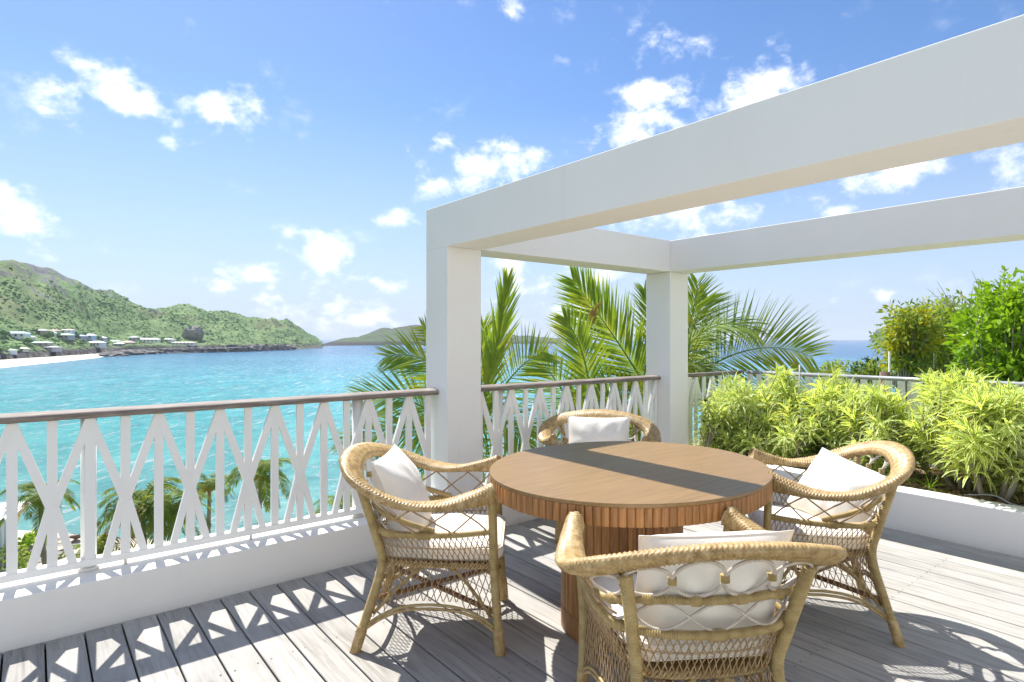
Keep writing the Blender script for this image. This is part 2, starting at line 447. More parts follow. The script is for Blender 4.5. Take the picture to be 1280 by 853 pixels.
# ------------------------------------------------------------------ balustrades
def vbar(w, z0, z1, th):
    mb = MB(); mb.box(-w / 2, w / 2, 0, th, z0, z1); return mb
def diag(dx, z0, z1, w, th):
    """bar from (0, z1) down to (dx, z0), ends cut level"""
    L = math.hypot(dx, z1 - z0); hw = w / 2 * L / abs(z1 - z0)
    mb = MB(); P = [(-hw, z1), (hw, z1), (dx + hw, z0), (dx - hw, z0)]
    b = 0; mb.v = [(x, 0, z) for x, z in P] + [(x, th, z) for x, z in P]
    mb.f = [(0, 3, 2, 1), (4, 5, 6, 7), (0, 1, 5, 4), (1, 2, 6, 5), (2, 3, 7, 6), (3, 0, 4, 7)]
    if dx < 0: pass
    return mb
bar_me = {}
def bar(kind, parent, x, y, off):
    if kind not in bar_me:
        if kind == 'v': m = vbar(.0405, .288, .974, .020)
        elif kind == 'p': m = vbar(.055, .255, .978, .020)
        elif kind in 'lr': m = diag(.146 * (1 if kind == 'r' else -1), .545, .974, .0375, .0212 if kind == 'r' else .0224)
        else: m = diag(.078 * (1 if kind == 'd' else -1), .288, .600, .034, .0206 if kind == 'd' else .0217)
        o = m.build('slat', MAT['paint'], parent, smooth=False); bevel(o, .0015, 1); bar_me[kind] = o.data
        o['made'] = 1; del o['made']
    else:
        o = inst('slat', bar_me[kind], parent)
    o.location = (x, y + off, 0)
    return o
RY = 3.55; BP = .1459
def balustrade(label, x0, x1, first_v, apex0, posts, legs):
    b = empty('balustrade', (x0, RY, 0)); tag(b, label, 'balustrade', 'white lattice balustrades around the terrace')
    inv = Matrix.Translation((-x0, -RY, 0))
    def S(o): o.matrix_parent_inverse = inv; return o
    mb = MB()
    xs = resample([(x0, 0, 0), (x1, 0, 0)], .12)
    prof = []
    for k in range(16):
        a = 2 * PI * k / 16; c, s = math.cos(a), math.sin(a)
        prof.append((.076 * (abs(c) ** .55) * (1 if c > 0 else -1), .0185 * (abs(s) ** .55) * (1 if s > 0 else -1) + .007 * max(0, s) * (1 - abs(c))))
    mb.quadgrid([[(p.x, RY + .038 + a * (1 + .006 * rnd.uniform(-1, 1)), .993 + c + rnd.uniform(-.0006, .0006)) for a, c in prof] for p in xs], close_u=True)
    n = len(prof); mb.f.append(tuple(range(n))); mb.f.append(tuple(len(mb.v) - n + k for k in range(n))[::-1])
    S(mb.build('handrail', MAT['rail'], b))
    o = MB(); o.box(x0, x1 - .002, RY - .003, RY + .052, .254, .2885); o = S(o.build('bottom_rail', MAT['paint'], b, False)); bevel(o, .002, 1)
    x = first_v
    while x < x1 - .01:
        S(bar('v', b, x, RY, 0)); x += BP
    x = apex0
    while x < x1 - .01:
        if x - BP > x0 - .02: S(bar('l', b, x, RY, -.0012))
        if x + BP < x1 + .03: S(bar('r', b, x, RY, -.0024))
        if x - BP > x0 + .06: S(bar('d', b, x - BP, RY, -.0006)); S(bar('b', b, x - BP, RY, -.0018))
        x += 2 * BP
    for px in posts:
        m = MB(); m.tube([(px, RY + .057, .2255), (px, RY + .057, .976)], .033, 12); pob = S(m.build('support_post', MAT['paint'], b))
        m = MB(); m.tube([(px, RY + .057, .2257), (px, RY + .057, .238), (px, RY + .057, .24)], lambda i: (.048, .046, .036)[i], 14); f = m.build('foot_plate', MAT['paint_dirty'], pob)
    for px in legs:
        m = MB(); m.tube([(px, RY + .012, .2255), (px, RY + .012, .257)], .007, 8); S(m.build('leg', MAT['paint_dirty'], b))
    return b
balustrade('long white lattice balustrade with dark wooden handrail left of the front post', -1.6, 2.172, -.0772 - 10 * BP, -.0772 - 10 * BP,
           [-1.22, .212, 1.62], [-.65, .361, .96, 1.89])
balustrade('short white lattice balustrade between the two pergola posts, behind the table', 2.458, 4.615, 2.8425 - 2 * BP, 2.8425 - 2 * BP,
           [2.76, 4.05], [3.3])
# the two runs round the planting, behind the back post
def picket_run(label, p0, p1, lattice):
    d = (Vector(p1) - Vector(p0)); L = d.length; ang = math.atan2(d.y, d.x)
    b = empty('balustrade', p0, ang); tag(b, label, 'balustrade', 'white lattice balustrades around the terrace')
    mb = MB(); mb.tube([(s, .02, .995) for s in (0, L * .5, L)], .026, 12, flat=.8)
    mb.build('handrail', MAT['metal'] if not lattice else MAT['rail'], b)
    o = MB(); o.box(0, L, -.004, .024, .250, .2885); o.build('bottom_rail', MAT['paint'], b, False)
    x = .04; k = 0
    while x < L - .03:
        bar('v' if lattice else 'p', b, x, 0, 0)
        if lattice and k % 2 == 0:
            if x > .1: bar('l', b, x, 0, -.0012)
            if x + .15 < L: bar('r', b, x, 0, -.0024); bar('d', b, x + BP, 0, -.0006); bar('b', b, x + BP, 0, -.0018)
        x += BP if lattice else .105; k += 1
    x = .25
    while x < L:
        m = MB(); m.box(x - .05, x + .05, .026, .09, .24, .97); m.build('support_post', MAT['paint'], b, False); x += 1.35
picket_run('white balustrade run behind the back post, mostly hidden by the planting', (4.905, 3.545, 0), (6.13, 3.545, 0), True)
picket_run('white picket balustrade with grey round rail behind the variegated shrubs', (6.15, 3.53, 0), (6.15, -1.5, 0), False)

# ------------------------------------------------------------------ table
def interp(x, T):
    if x <= T[0][0]: return T[0][1]
    for (a, p), (b, q) in zip(T, T[1:]):
        if x <= b: return p + (q - p) * (x - a) / (b - a)
    return T[-1][1]
table = empty('round_table', (2.268, 1.915, 0)); tag(table, 'round teak dining table with fluted rim and drum pedestal between the armchairs', 'table')
TA, TB, TR = .7285, .6345, math.radians(9.9)
def oval(t, k=1.0, d=0.0):
    x, y = TA * k * math.cos(t), TB * k * math.sin(t)
    nx, ny = math.cos(t) / TA, math.sin(t) / TB; q = math.hypot(nx, ny); nx /= q; ny /= q
    x += nx * d; y += ny * d
    c, s = math.cos(TR), math.sin(TR)
    return (x * c - y * s, x * s + y * c), math.atan2(nx * s + ny * c, nx * c - ny * s)
mb = MB(); n = 180
rows = []
for d, z in ((-.03, .728), (-.004, .7282), (-.001, .7300), (.0, .7325), (0, .7425), (-.0012, .7445), (-.004, .7450)):
    rows.append([(oval(2 * PI * k / n, 1, d)[0][0], oval(2 * PI * k / n, 1, d)[0][1], z) for k in range(n)])
mb.quadgrid(rows, close_u=True)
mb.f.append(tuple(range(len(mb.v) - n, len(mb.v)))); mb.f.append(tuple(range(n))[::-1])
top = mb.build('tabletop', MAT['teak_top'], table, smooth=False)
def flute(w, h, depth, seg=7):
    mb = MB(); rows = []
    for z, k in ((0, .72), (.003, 1), (h - .003, 1), (h, .8)):
        rows.append([(-.007, -w / 2, z)] + [(depth * math.sin(PI * j / seg) * k, -w / 2 * math.cos(PI * j / seg), z) for j in range(seg + 1)] + [(-.007, w / 2, z)])
    mb.quadgrid(rows); m = len(rows[0])
    mb.f.append(tuple(range(m))); mb.f.append(tuple(3 * m + j for j in range(m))[::-1])
    return mb
# equal steps along the oval edge
ts = []; N_ = 4000; acc = 0; per = []; prev = oval(0, 1, -.007)[0]
for k in range(1, N_ + 1):
    q = oval(2 * PI * k / N_, 1, -.007)[0]; acc += math.hypot(q[0] - prev[0], q[1] - prev[1]); per.append(acc); prev = q
NS = 132; step = acc / NS; j = 0; apron_me = None
for i in range(NS):
    while per[j] < step * i: j += 1
    (x, y), a = oval(2 * PI * j / N_, 1, -.009)
    if apron_me is None: o = flute(step * .995, .073, .0085).build('rim_slat', MAT['teak'], table); apron_me = o.data
    else: o = inst('rim_slat', apron_me, table)
    o.location = (x, y, .6552); o.rotation_euler = (0, 0, a)
mb = MB()
rows = [[(oval(2 * PI * k / 96, 1, -.013)[0][0], oval(2 * PI * k / 96, 1, -.013)[0][1], z) for k in range(96)] for z in (.660, .7285)]
mb.quadgrid(rows, close_u=True); mb.f.append(tuple(range(96))[::-1])
mb.build('apron_core', MAT['teak'], table)
PX, PY, PR = 2.188 - 2.268, 1.897 - 1.915, .286
mb = MB(); rows = []
for r, z in ((PR, .0), (PR + .001, .004), (PR + .001, .098), (PR - .002, .101), (PR - .012, .101), (PR - .012, .659)):
    rows.append([(PX + r * math.cos(2 * PI * k / 72), PY + r * math.sin(2 * PI * k / 72), z) for k in range(72)])
mb.quadgrid(rows, close_u=True); mb.build('pedestal', MAT['teak'], table)
NF = 46; fm = None
for i in range(NF):
    a = 2 * PI * (i + .5) / NF
    if fm is None: o = flute(2 * PI * PR / NF * .97, .557, .0095).build('pedestal_slat', MAT['teak'], table); fm = o.data
    else: o = inst('pedestal_slat', fm, table)
    o.location = (PX + (PR - .010) * math.cos(a), PY + (PR - .010) * math.sin(a), .1012); o.rotation_euler = (0, 0, a)

# ------------------------------------------------------------------ wicker armchairs
def wrapped(mb, path, r, pitch=.0086, sides=9, depth=.0021, flat=1.0):
    P = resample(path, pitch / 4)
    rr = r if callable(r) else (lambda s: r)
    n = len(P)
    mb.tube(P, lambda i: rr(i / (n - 1)) + (-1.7, .7, 1.0, .7)[i % 4] * depth, sides, flat=flat)
def strand(mb, path, r=.0021, sides=5): mb.tube(path, r, sides, cap=False)

U_SEAT = lambda: None
def mirror(P): return [Vector((p[0], -p[1], p[2])) for p in P]
def ushape(half, per=7):
    """half path from the left front end to the middle of the back, made whole"""
    H = [Vector(p) for p in half]; full = H + [Vector((p.x, -p.y, p.z)) for p in H[::-1][1:]]
    return spline(full, per)

RIM = [(.262, .303, .693), (.19, .330, .668), (.06, .364, .642), (-.08, .385, .648), (-.20, .382, .686), (-.29, .330, .728), (-.345, .22, .762), (-.368, .10, .780), (-.374, 0, .785)]
LOW = [(.245, .285, .512), (.10, .298, .502), (-.05, .295, .500), (-.17, .275, .502), (-.245, .20, .506), (-.275, .10, .506), (-.282, 0, .506)]
UPP = [(.02, .288, .515), (-.08, .292, .545), (-.18, .276, .580), (-.245, .20, .603), (-.275, .10, .608), (-.284, 0, .608)]
SEAT = [(.262, .268, .358), (.10, .262, .358), (-.08, .245, .358), (-.19, .212, .358), (-.222, .15, .358), (-.235, .07, .358), (-.238, 0, .358)]

def build_chair():
    root = empty('wicker_armchair')
    # arm and back rim: wide band with a basket weave
    P = resample(ushape(RIM, 10), .0027); n = len(P); NSC = 24
    mb = MB(); rows = []
    for i, p in enumerate(P):
        t = (P[min(n - 1, i + 1)] - P[max(0, i - 1)]).normalized()
        s = i / (n - 1); e = abs(2 * s - 1)                     # 1 at arm tips, 0 mid back
        out = Vector((p.x + .02, p.y, 0)); out = (out - t * out.dot(t)).normalized()
        up = t.cross(out).normalized(); up = up if up.z > 0 else -up
        tilt = math.radians(interp(e, [(0, 24), (.45, 26), (.65, 10), (.8, -6), (1, -10)]))
        ax = out * math.cos(tilt) + up * math.sin(tilt); ay = -out * math.sin(tilt) + up * math.cos(tilt)
        w = .052 * (1 - max(0, (e - .70) / .30) * .42); h = .0215 - .004 * math.exp(-((e - .72) / .12) ** 2) + .006 * max(0, (e - .80) / .20)
        if e > .985: w *= .93
        ring = []
        for k in range(NSC):
            a = 2 * PI * k / NSC; c, sn = math.cos(a), math.sin(a)
            sec = k // 2 % 2
            ph = 2 * PI * (i * .0027) / .0140 + PI * sec
            topf = 1.0
            d = .0029 * topf * (math.sin(ph)) + (-.0014 if k % 2 == 0 else .0006)
            sx = (abs(c) ** .8) * (1 if c > 0 else -1)
            ring.append(p + ax * ((w + d) * sx) + ay * ((h + d) * sn) - (up * .030 * (max(0, (e - .80) / .20) ** 1.5) if sn < -.2 else Vector()))
        rows.append(ring)
    mb.quadgrid(rows, close_u=True)
    mb.f.append(tuple(range(NSC))); mb.f.append(tuple(len(mb.v) - NSC + k for k in range(NSC))[::-1])
    mb.build('arm_rim', MAT['wicker'], root)
    # legs
    for s in (1, -1):
        mb = MB(); path = spline([(.286, s * .272, 0), (.272, s * .269, .20), (.262, s * .272, .36), (.258, s * .286, .52), (.256, s * .303, .655)], 6)
        wrapped(mb, path, lambda q: .0175 + .003 * (1 if q < .13 else 0) + (.002 if q > .9 else 0))
        mb.build('front_leg', MAT['wrap'], root)
    for s in (1, -1):
        mb = MB(); path = spline([(-.318, s * .262, 0), (-.262, s * .238, .18), (-.215, s * .220, .355), (-.235, s * .238, .48), (-.292, s * .278, .700)], 6)
        wrapped(mb, path, lambda q: .0182 + .003 * (1 if q < .12 else 0))
        mb.build('rear_leg', MAT['wrap'], root)
    # woven socks on the feet
    for x0, x1, y0, y1 in ((.286, .278, .272, .270), (-.318, -.287, .262, .249)):
        for s in (1, -1):
            mb = MB(); P2 = resample([(x0, s * y0, .0), (x1, s * y1, .105)], .003); rows = []; N2 = 14; m_ = len(P2)
            for i, p in enumerate(P2):
                rows.append([p + Vector((math.cos(2 * PI * k / N2), math.sin(2 * PI * k / N2), 0)) * (.0226 + .0014 * math.sin(i * .0030 / .009 * 2 * PI + PI * (k % 2))) for k in range(N2)])
            mb.quadgrid(rows, close_u=True); mb.f.append(tuple(len(mb.v) - N2 + k for k in range(N2)))
            mb.build('foot_wrap', MAT['wicker'], root)
    mb = MB(); wrapped(mb, ushape(LOW), .0125, .0072); mb.build('lower_rail', MAT['wrap'], root)
    mb = MB(); wrapped(mb, ushape(UPP), .0115, .0072); mb.build('upper_back_rail', MAT['wrap'], root)
    # braided band round the seat
    mb = MB(); P = resample(ushape(SEAT) , .006)
    for q in range(3):
        ph = 2 * PI * q / 3; Q = []
        for i, p in enumerate(P):
            t = (P[min(len(P) - 1, i + 1)] - P[max(0, i - 1)]).normalized(); o_ = Vector((t.y, -t.x, 0))
            a = i * .006 / .045 * 2 * PI + ph
            Q.append(p + o_ * (-.012 + .006 * math.cos(a)) + Vector((0, 0, .0095 * math.sin(a))))
        mb.tube(Q, .0052, 6)
    for q in range(3):
        ph = 2 * PI * q / 3; Q = []
        for i in range(80):
            a = i / 7.5 * 2 * PI + ph; Q.append(Vector((.270 + .006 * math.cos(a), -.25 + .5 * i / 79, .358 + .0095 * math.sin(a))))
        mb.tube(Q, .0052, 6)
    mb.build('seat_band', MAT['wicker'], root)
    # woven seat
    mb = MB(); rows = []
    for i in range(25):
        x = -.215 + .475 * i / 24; hw = .20 + .055 * min(1, (x + .215) / .35)
        rows.append([(x, -hw + 2 * hw * j / 24, .360 + .0025 * math.cos(PI * (i + j))) for j in range(25)])
    mb.quadgrid(rows); mb.build('seat_panel', MAT['wicker'], root)
    # bent cane rings under the back rim
    Ut = resample(ushape([(p[0] + .012, p[1] * .985, p[2] - .030) for p in RIM], 10), .004)
    Ub = resample(ushape([(p[0], p[1], p[2] + .012) for p in UPP], 10), .004)
    def at_len(P, s):                                            # s measured from the middle of the back
        m = len(P) // 2; k = m + s / .004; k = max(0, min(len(P) - 1.001, k)); i = int(k)
        return P[i].lerp(P[i + 1], k - i)
    for c in (-.385, -.245, -.082, .082, .245, .385):
        mb = MB(); Q = []
        wid = .082 if abs(c) < .3 else .066
        for k in range(29):
            a = 2 * PI * k / 28; s = c + wid * math.cos(a); f = .5 + .5 * math.sin(a)
            st = s; sb = s * .84
            Q.append(at_len(Ub, sb).lerp(at_len(Ut, st), f))
        mb.tube(Q, .0056, 8, cap=False); mb.build('cane_ring', MAT['ring'], root)
    # cane knots between the rings and on the rails
    for c in (-.315, -.1635, 0, .1635, .315):
        mb = MB()
        p = at_len(Ub, c * .84).lerp(at_len(Ut, c), .5)
        wrapped(mb, [p + Vector((0, 0, -.011)), p + Vector((0, 0, .011))], .0125, .004, 8); mb.build('cane_knot', MAT['wrap'], root)
    for c in (-.245, -.082, .082, .245, -.385, .385):
        mb = MB(); b_ = at_len(Ub, c * .84) - Vector((0, 0, .012)); t_ = (at_len(Ub, c * .84 + .01) - at_len(Ub, c * .84 - .01)).normalized()
        wrapped(mb, [b_ - t_ * .014, b_ + t_ * .014], .0158, .005, 9); mb.build('cane_knot', MAT['wrap'], root)
    Lp = resample(ushape(LOW), .004)
    for c in (0, -.30, .30, -.46, .46):
        mb = MB(); b_ = at_len(Lp, c); t_ = (at_len(Lp, c + .01) - at_len(Lp, c - .01)).normalized()
        wrapped(mb, [b_ - t_ * .022, b_ + t_ * .022], .0165, .005, 9); mb.build('cane_knot', MAT['wrap'], root)
    # crossing bent canes between the rails (back) and under the arms (sides)
    mb = MB()
    for s in (1, -1):
        for sh in (0, 1):
            Q = []
            for k in range(41):
                x = s * (-.0 + .34 * k / 40); f = .5 - .5 * math.cos(2 * PI * (k / 40) * 1.0 + PI * sh)
                Q.append(at_len(Lp, x).lerp(at_len(Ub, x * .97) - Vector((0, 0, .01)), .12 + .76 * f))
            mb.tube(Q, .0046, 7, cap=False)
    mb.build('crossed_back_cane', MAT['ring'], root)
    A = spline([(p[0], p[1] * .965, p[2] - .022) for p in RIM[:6]], 8); B = spline([(p[0], p[1], p[2] + .008) for p in LOW[:5]], 8)
    A = resample(A, .004); B = resample(B, .004)
    for s in (1, -1):
        mb = MB()
        for k, (a0, a1) in enumerate(((.03, .30), (.30, .03), (.30, .58), (.58, .30), (.58, .86), (.86, .58))):
            Q = []
            for j in range(9):
                f = j / 8; q = a0 + (a1 - a0) * f
                pa = A[int(q * (len(A) - 1))]; pb = B[int(q * (len(B) - 1))]
                if q > .7: pb = pb.lerp(pa, (q - .7) * 1.2)
                p = pb.lerp(pa, f); Q.append(Vector((p.x, s * p.y, p.z)))
            mb.tube(Q, .0036, 6, cap=False)
        mb.build('crossed_side_cane', MAT['strand'], root)
    # diamond netting between seat band and lower rail
    LowP = resample(ushape(LOW), .004); SeatP = resample(ushape(SEAT), .004)
    def S1(t, f):
        a = SeatP[min(len(SeatP) - 1, max(0, int(t * (len(SeatP) - 1))))]; b_ = LowP[min(len(LowP) - 1, max(0, int(t * (len(LowP) - 1))))]
        p = a.lerp(b_, f); return p + Vector((0, 0, 0))
    mb = MB(); NT = 64; sl = 2.6 / NT
    for sg in (1, -1):
        for k in range(-2, NT + 3):
            Q = []
            for j in range(7):
                f = j / 6; t = (k + .0) / NT + sg * sl * (f - .5) * .95
                if 0 <= t <= 1:
                    p = S1(t, f); nn = Vector((p.x * .6, p.y, 0)).normalized(); Q.append(p + nn * (.0012 * sg * (1 if j % 2 else -1)))
            if len(Q) > 2: strand(mb, Q)
    for q in range(2):
        Q = [S1(i / 150, .58) + Vector((0, 0, .003 * math.sin(i * 1.2 + PI * q))) for i in range(151)]
        strand(mb, Q, .0016)
    o = mb.build('netting', MAT['strand'], root); o['kind'] = 'stuff'
    # netting skirts with bent arch rods below the seat: two sides and the back
    def leg_f(s, z): 
        k = z / .36; return Vector((.286 - .024 * k, s * (.272 - .002 * k), z))
    def leg_r(s, z): 
        k = z / .36; return Vector((-.318 + .103 * k, s * (.262 - .042 * k), z))
    def arch(t): 
        q = abs(2 * t - 1); return .195 - .095 * q ** 3.2 - .01 * q
    for side in ('left', 'right', 'back'):
        if side == 'back': a_, b_ = (lambda z: leg_r(1, z)), (lambda z: leg_r(-1, z))
        else:
            s = 1 if side == 'left' else -1; a_, b_ = (lambda z, s=s: leg_f(s, z)), (lambda z, s=s: leg_r(s, z))
        def S2(t, z):
            p = a_(z).lerp(b_(z), t)
            if side == 'back': p.x -= .03 * math.sin(PI * t) * (z / .36)
            return p
        mb = MB(); W = (a_(.3) - b_(.3)).length; NT = int(W / .026)
        for sg in (1, -1):
            for k in range(-6, NT + 7):
                Q = []
                for j in range(12):
                    z = .352 - .26 * j / 11; t = k / NT + sg * (.352 - z) * .36 / W
                    if t < .03 or t > .97: continue
                    if z < arch(t) + .004: continue
                    Q.append(S2(t, z))
                if len(Q) > 1: strand(mb, Q)
        o = mb.build('netting_skirt', MAT['strand'], root); o['kind'] = 'stuff'
        for off in (0, -.016):
            mb = MB(); wrapped(mb, [S2(.035 + .93 * k / 30, arch(.035 + .93 * k / 30) + off) for k in range(31)], .0062, .006, 7, .0007)
            mb.build('arch_rod', MAT['wicker'] if off else MAT['wrap'], root)
        for t0, t1 in ((.40, .05), (.60, .95)):
            mb = MB(); Q = [S2(t0 + (t1 - t0) * k / 8, .345 - .20 * (k / 8) ** 1.5) for k in range(9)]
            inw = Vector((.02, 0, 0)) if side == 'back' else Vector((0, -.018 * (1 if side == 'left' else -1), 0))
            mb.tube([q + inw for q in Q], .008, 8); mb.build('brace', MAT['bamboo'] if False else MAT['wrap'], root)
    for s in (1, -1):
        mb = MB(); a = leg_f(s, .17); b_ = leg_r(-s, .19); mb.tube(resample([a, b_ + Vector((0, 0, .001 + .018 * s))], .05), .0115, 9)
        mb.build('stretcher', MAT['bamboo'], root)
    return root
chair0 = build_chair()
def copy_tree(o, parent=None, kids=None):
    c = o.copy(); COL.objects.link(c); c.parent = parent
    for ch in list(o.children): copy_tree(ch, c)
    return c
# loose cushions
def seat_cushion(parent_pose):
    mb = MB(); nx, ny = 26, 26; rows_t = []
    def outline(u, v):                                           # unit square to D shape
        x = -.225 + .525 * u; hw = .205 + .050 * min(1, u / .55)
        return x, (2 * v - 1) * hw
    def pos(u, v, side):
        e = min(u, 1 - u, v, 1 - v); k = min(1, e / .09); k = math.sqrt(max(0, 1 - (1 - k) ** 2))
        x, y = outline(u, v); inset = (1 - k) * .012
        puff = .012 * math.sin(PI * u) * math.sin(PI * v)
        wob = mnoise.noise(Vector((x * 9, y * 9, side * 3.0))) * .004
        z = .4205 + side * (.040 * k) + (puff + wob if side > 0 else 0)
        # corners pulled in
        cx = max(0, abs(2 * u - 1) - .8) / .2; cy = max(0, abs(2 * v - 1) - .8) / .2; c = cx * cy
        return Vector((x * (1 - .0) - math.copysign(.022 * c, u - .5), y - math.copysign(.022 * c, v - .5), z))
    g = lambda k, n: .5 - .5 * math.cos(PI * k / n)
    top_ = [[pos(g(i, nx), g(j, ny), 1) for j in range(ny + 1)] for i in range(nx + 1)]
    bot = [[pos(g(i, nx), g(j, ny), -1) for j in range(ny + 1)] for i in range(nx + 1)]
    mb.quadgrid(top_); mb.quadgrid([r[::-1] for r in bot])
    pipe = []
    for sd in (.82, -.82):
        loop = [(k / 24., .0) for k in range(24)] + [(1., k / 24.) for k in range(24)] + [(1 - k / 24., 1.) for k in range(24)] + [(0., 1 - k / 24.) for k in range(25)]
        pipe.append([pos(.012 + .976 * a, .012 + .976 * b_, 1 if sd > 0 else -1) for a, b_ in loop])
    return mb, pipe
def pillow(seed, w=.45, h=.40, th=.095):
    mb = MB(); n = 30; R = random.Random(seed); o3 = R.uniform(0, 50)
    def pos(u, v, side):
        a, b_ = 2 * u - 1, 2 * v - 1
        e = max(0, 1 - abs(a) ** 2.3) * max(0, 1 - abs(b_) ** 2.3)
        z = th * e ** .55
        pin = .055 * (1 - abs(a) ** 2) * abs(b_) ** 3; pin2 = .055 * (1 - abs(b_) ** 2) * abs(a) ** 3
        x = a * w / 2 * (1 - pin2); y = b_ * h / 2 * (1 - pin)
        wr = .006 * mnoise.noise(Vector((x * 8, y * 8, o3 + side))) * (1 - e) ** .3 + .004 * mnoise.noise(Vector((x * 22, y * 14, o3 + 9)))
        ridge = .0035 * math.sin(9 * math.atan2(b_, a) + o3) * (1 - e) * e * 4
        return Vector((x, y, side * (z + wr * e ** .3 + ridge)))
    for side in (1, -1):
        rows = [[pos(i / n, j / n, side) for j in range(n + 1)] for i in range(n + 1)]
        if side < 0: rows = rows[::-1]
        mb.quadgrid(rows)
    rim = []
    for k in range(121):
        q = k / 120 * 4; s_ = int(q) % 4; f = q - int(q)
        u, v = ((f, 0), (1, f), (1 - f, 1), (0, 1 - f))[s_]
        rim.append(pos(u, v, 1))
    return mb, rim
poses = {
 'left':  (1.514, 2.442, math.radians(-39.8), 1.045, 1.0, 1.035),
 'right': (3.028, 1.385, math.radians(126), .95, .98, 1.045),
 'front': (1.705, 1.219, math.radians(57.2), 1.02, 1.0, .99),
 'back':  (3.12, 2.91, math.radians(-136.2), 1.0, 1.0, 1.0),
}
chair_label = {
 'left': 'golden wicker armchair on the left, nearest the long balustrade',
 'right': 'golden wicker armchair on the right, in front of the planter',
 'front': 'golden wicker armchair seen from behind, nearest the viewer',
 'back': 'wicker armchair mostly hidden behind the table, by the short balustrade',
}
# pillow placement on each chair: x, y, z, lean, spin, size
pill = {
 'left': (-.175, .0, .615, 66, 0, .47, .44),
 'right': (-.13, -.07, .585, 56, -14, .42, .37),
 'front': (-.175, -.02, .598, 70, 0, .48, .39),
 'back': (-.175, .0, .60, 72, 0, .46, .38),
}
sc0 = None
for i, k in enumerate(('left', 'right', 'front', 'back')):
    x, y, th, sx, sy, sz = poses[k]
    c = chair0 if i == 0 else copy_tree(chair0)
    c.location = (x, y, .001); c.rotation_euler = (0, 0, th); c.scale = (sx, sy, sz)
    tag(c, chair_label[k], 'armchair', 'wicker armchairs around the table')
for i, k in enumerate(('left', 'right', 'front', 'back')):
    x, y, th, sx, sy, sz = poses[k]
    if sc0 is None:
        mb, pipe = seat_cushion(None); o = mb.build('seat_cushion', MAT['cushion']); sc0 = o.data; sc1 = []
        for q in pipe:
            m = MB(); m.tube(q, .0038, 6, cap=False); sc1.append(m.build('piping', MAT['cushion'], o).data)
    else:
        o = inst('seat_cushion', sc0)
        for q in sc1: inst('piping', q, o)
    o.location = (x, y, .002); o.rotation_euler = (0, 0, th); o.scale = (sx, sy, 1)
    tag(o, 'flat cream seat cushion on the ' + {'left': 'left armchair', 'right': 'right armchair in front of the planter', 'front': 'armchair nearest the viewer', 'back': 'armchair behind the table'}[k], 'cushion', 'seat cushions on the armchairs')
    px, py, pz, lean, spin, w, h = pill[k]
    mb, rim = pillow(11 + i * 7, w, h)
    p = mb.build('throw_pillow', MAT['cushion'])
    M4 = Matrix.Translation((x, y, 0)) @ Matrix.Rotation(th, 4, 'Z') @ Matrix.Translation((px, py, pz)) @ Matrix.Rotation(math.radians(90 + (46 if k == 'right' else 0)), 4, 'Z') @ Matrix.Rotation(math.radians(lean), 4, 'X') @ Matrix.Rotation(math.radians(spin), 4, 'Z')
    p.matrix_world = M4
    m = MB(); m.tube(rim, .0028, 5, cap=False); m.build('seam', MAT['cushion'], p)
    tag(p, {'left': 'cream throw pillow leaning in the left armchair, seen from its side', 'right': 'white throw pillow standing on a corner in the right armchair', 'front': 'cream throw pillow behind the rim of the armchair nearest the viewer', 'back': 'shaded white pillow in the armchair behind the table'}[k], 'pillow', 'throw pillows on the armchairs')

# ------------------------------------------------------------------ sea, far land, beach
SEA = -18.0
def fbm(p, o=5): return mnoise.fractal(p, 1.0, 2.0, o)

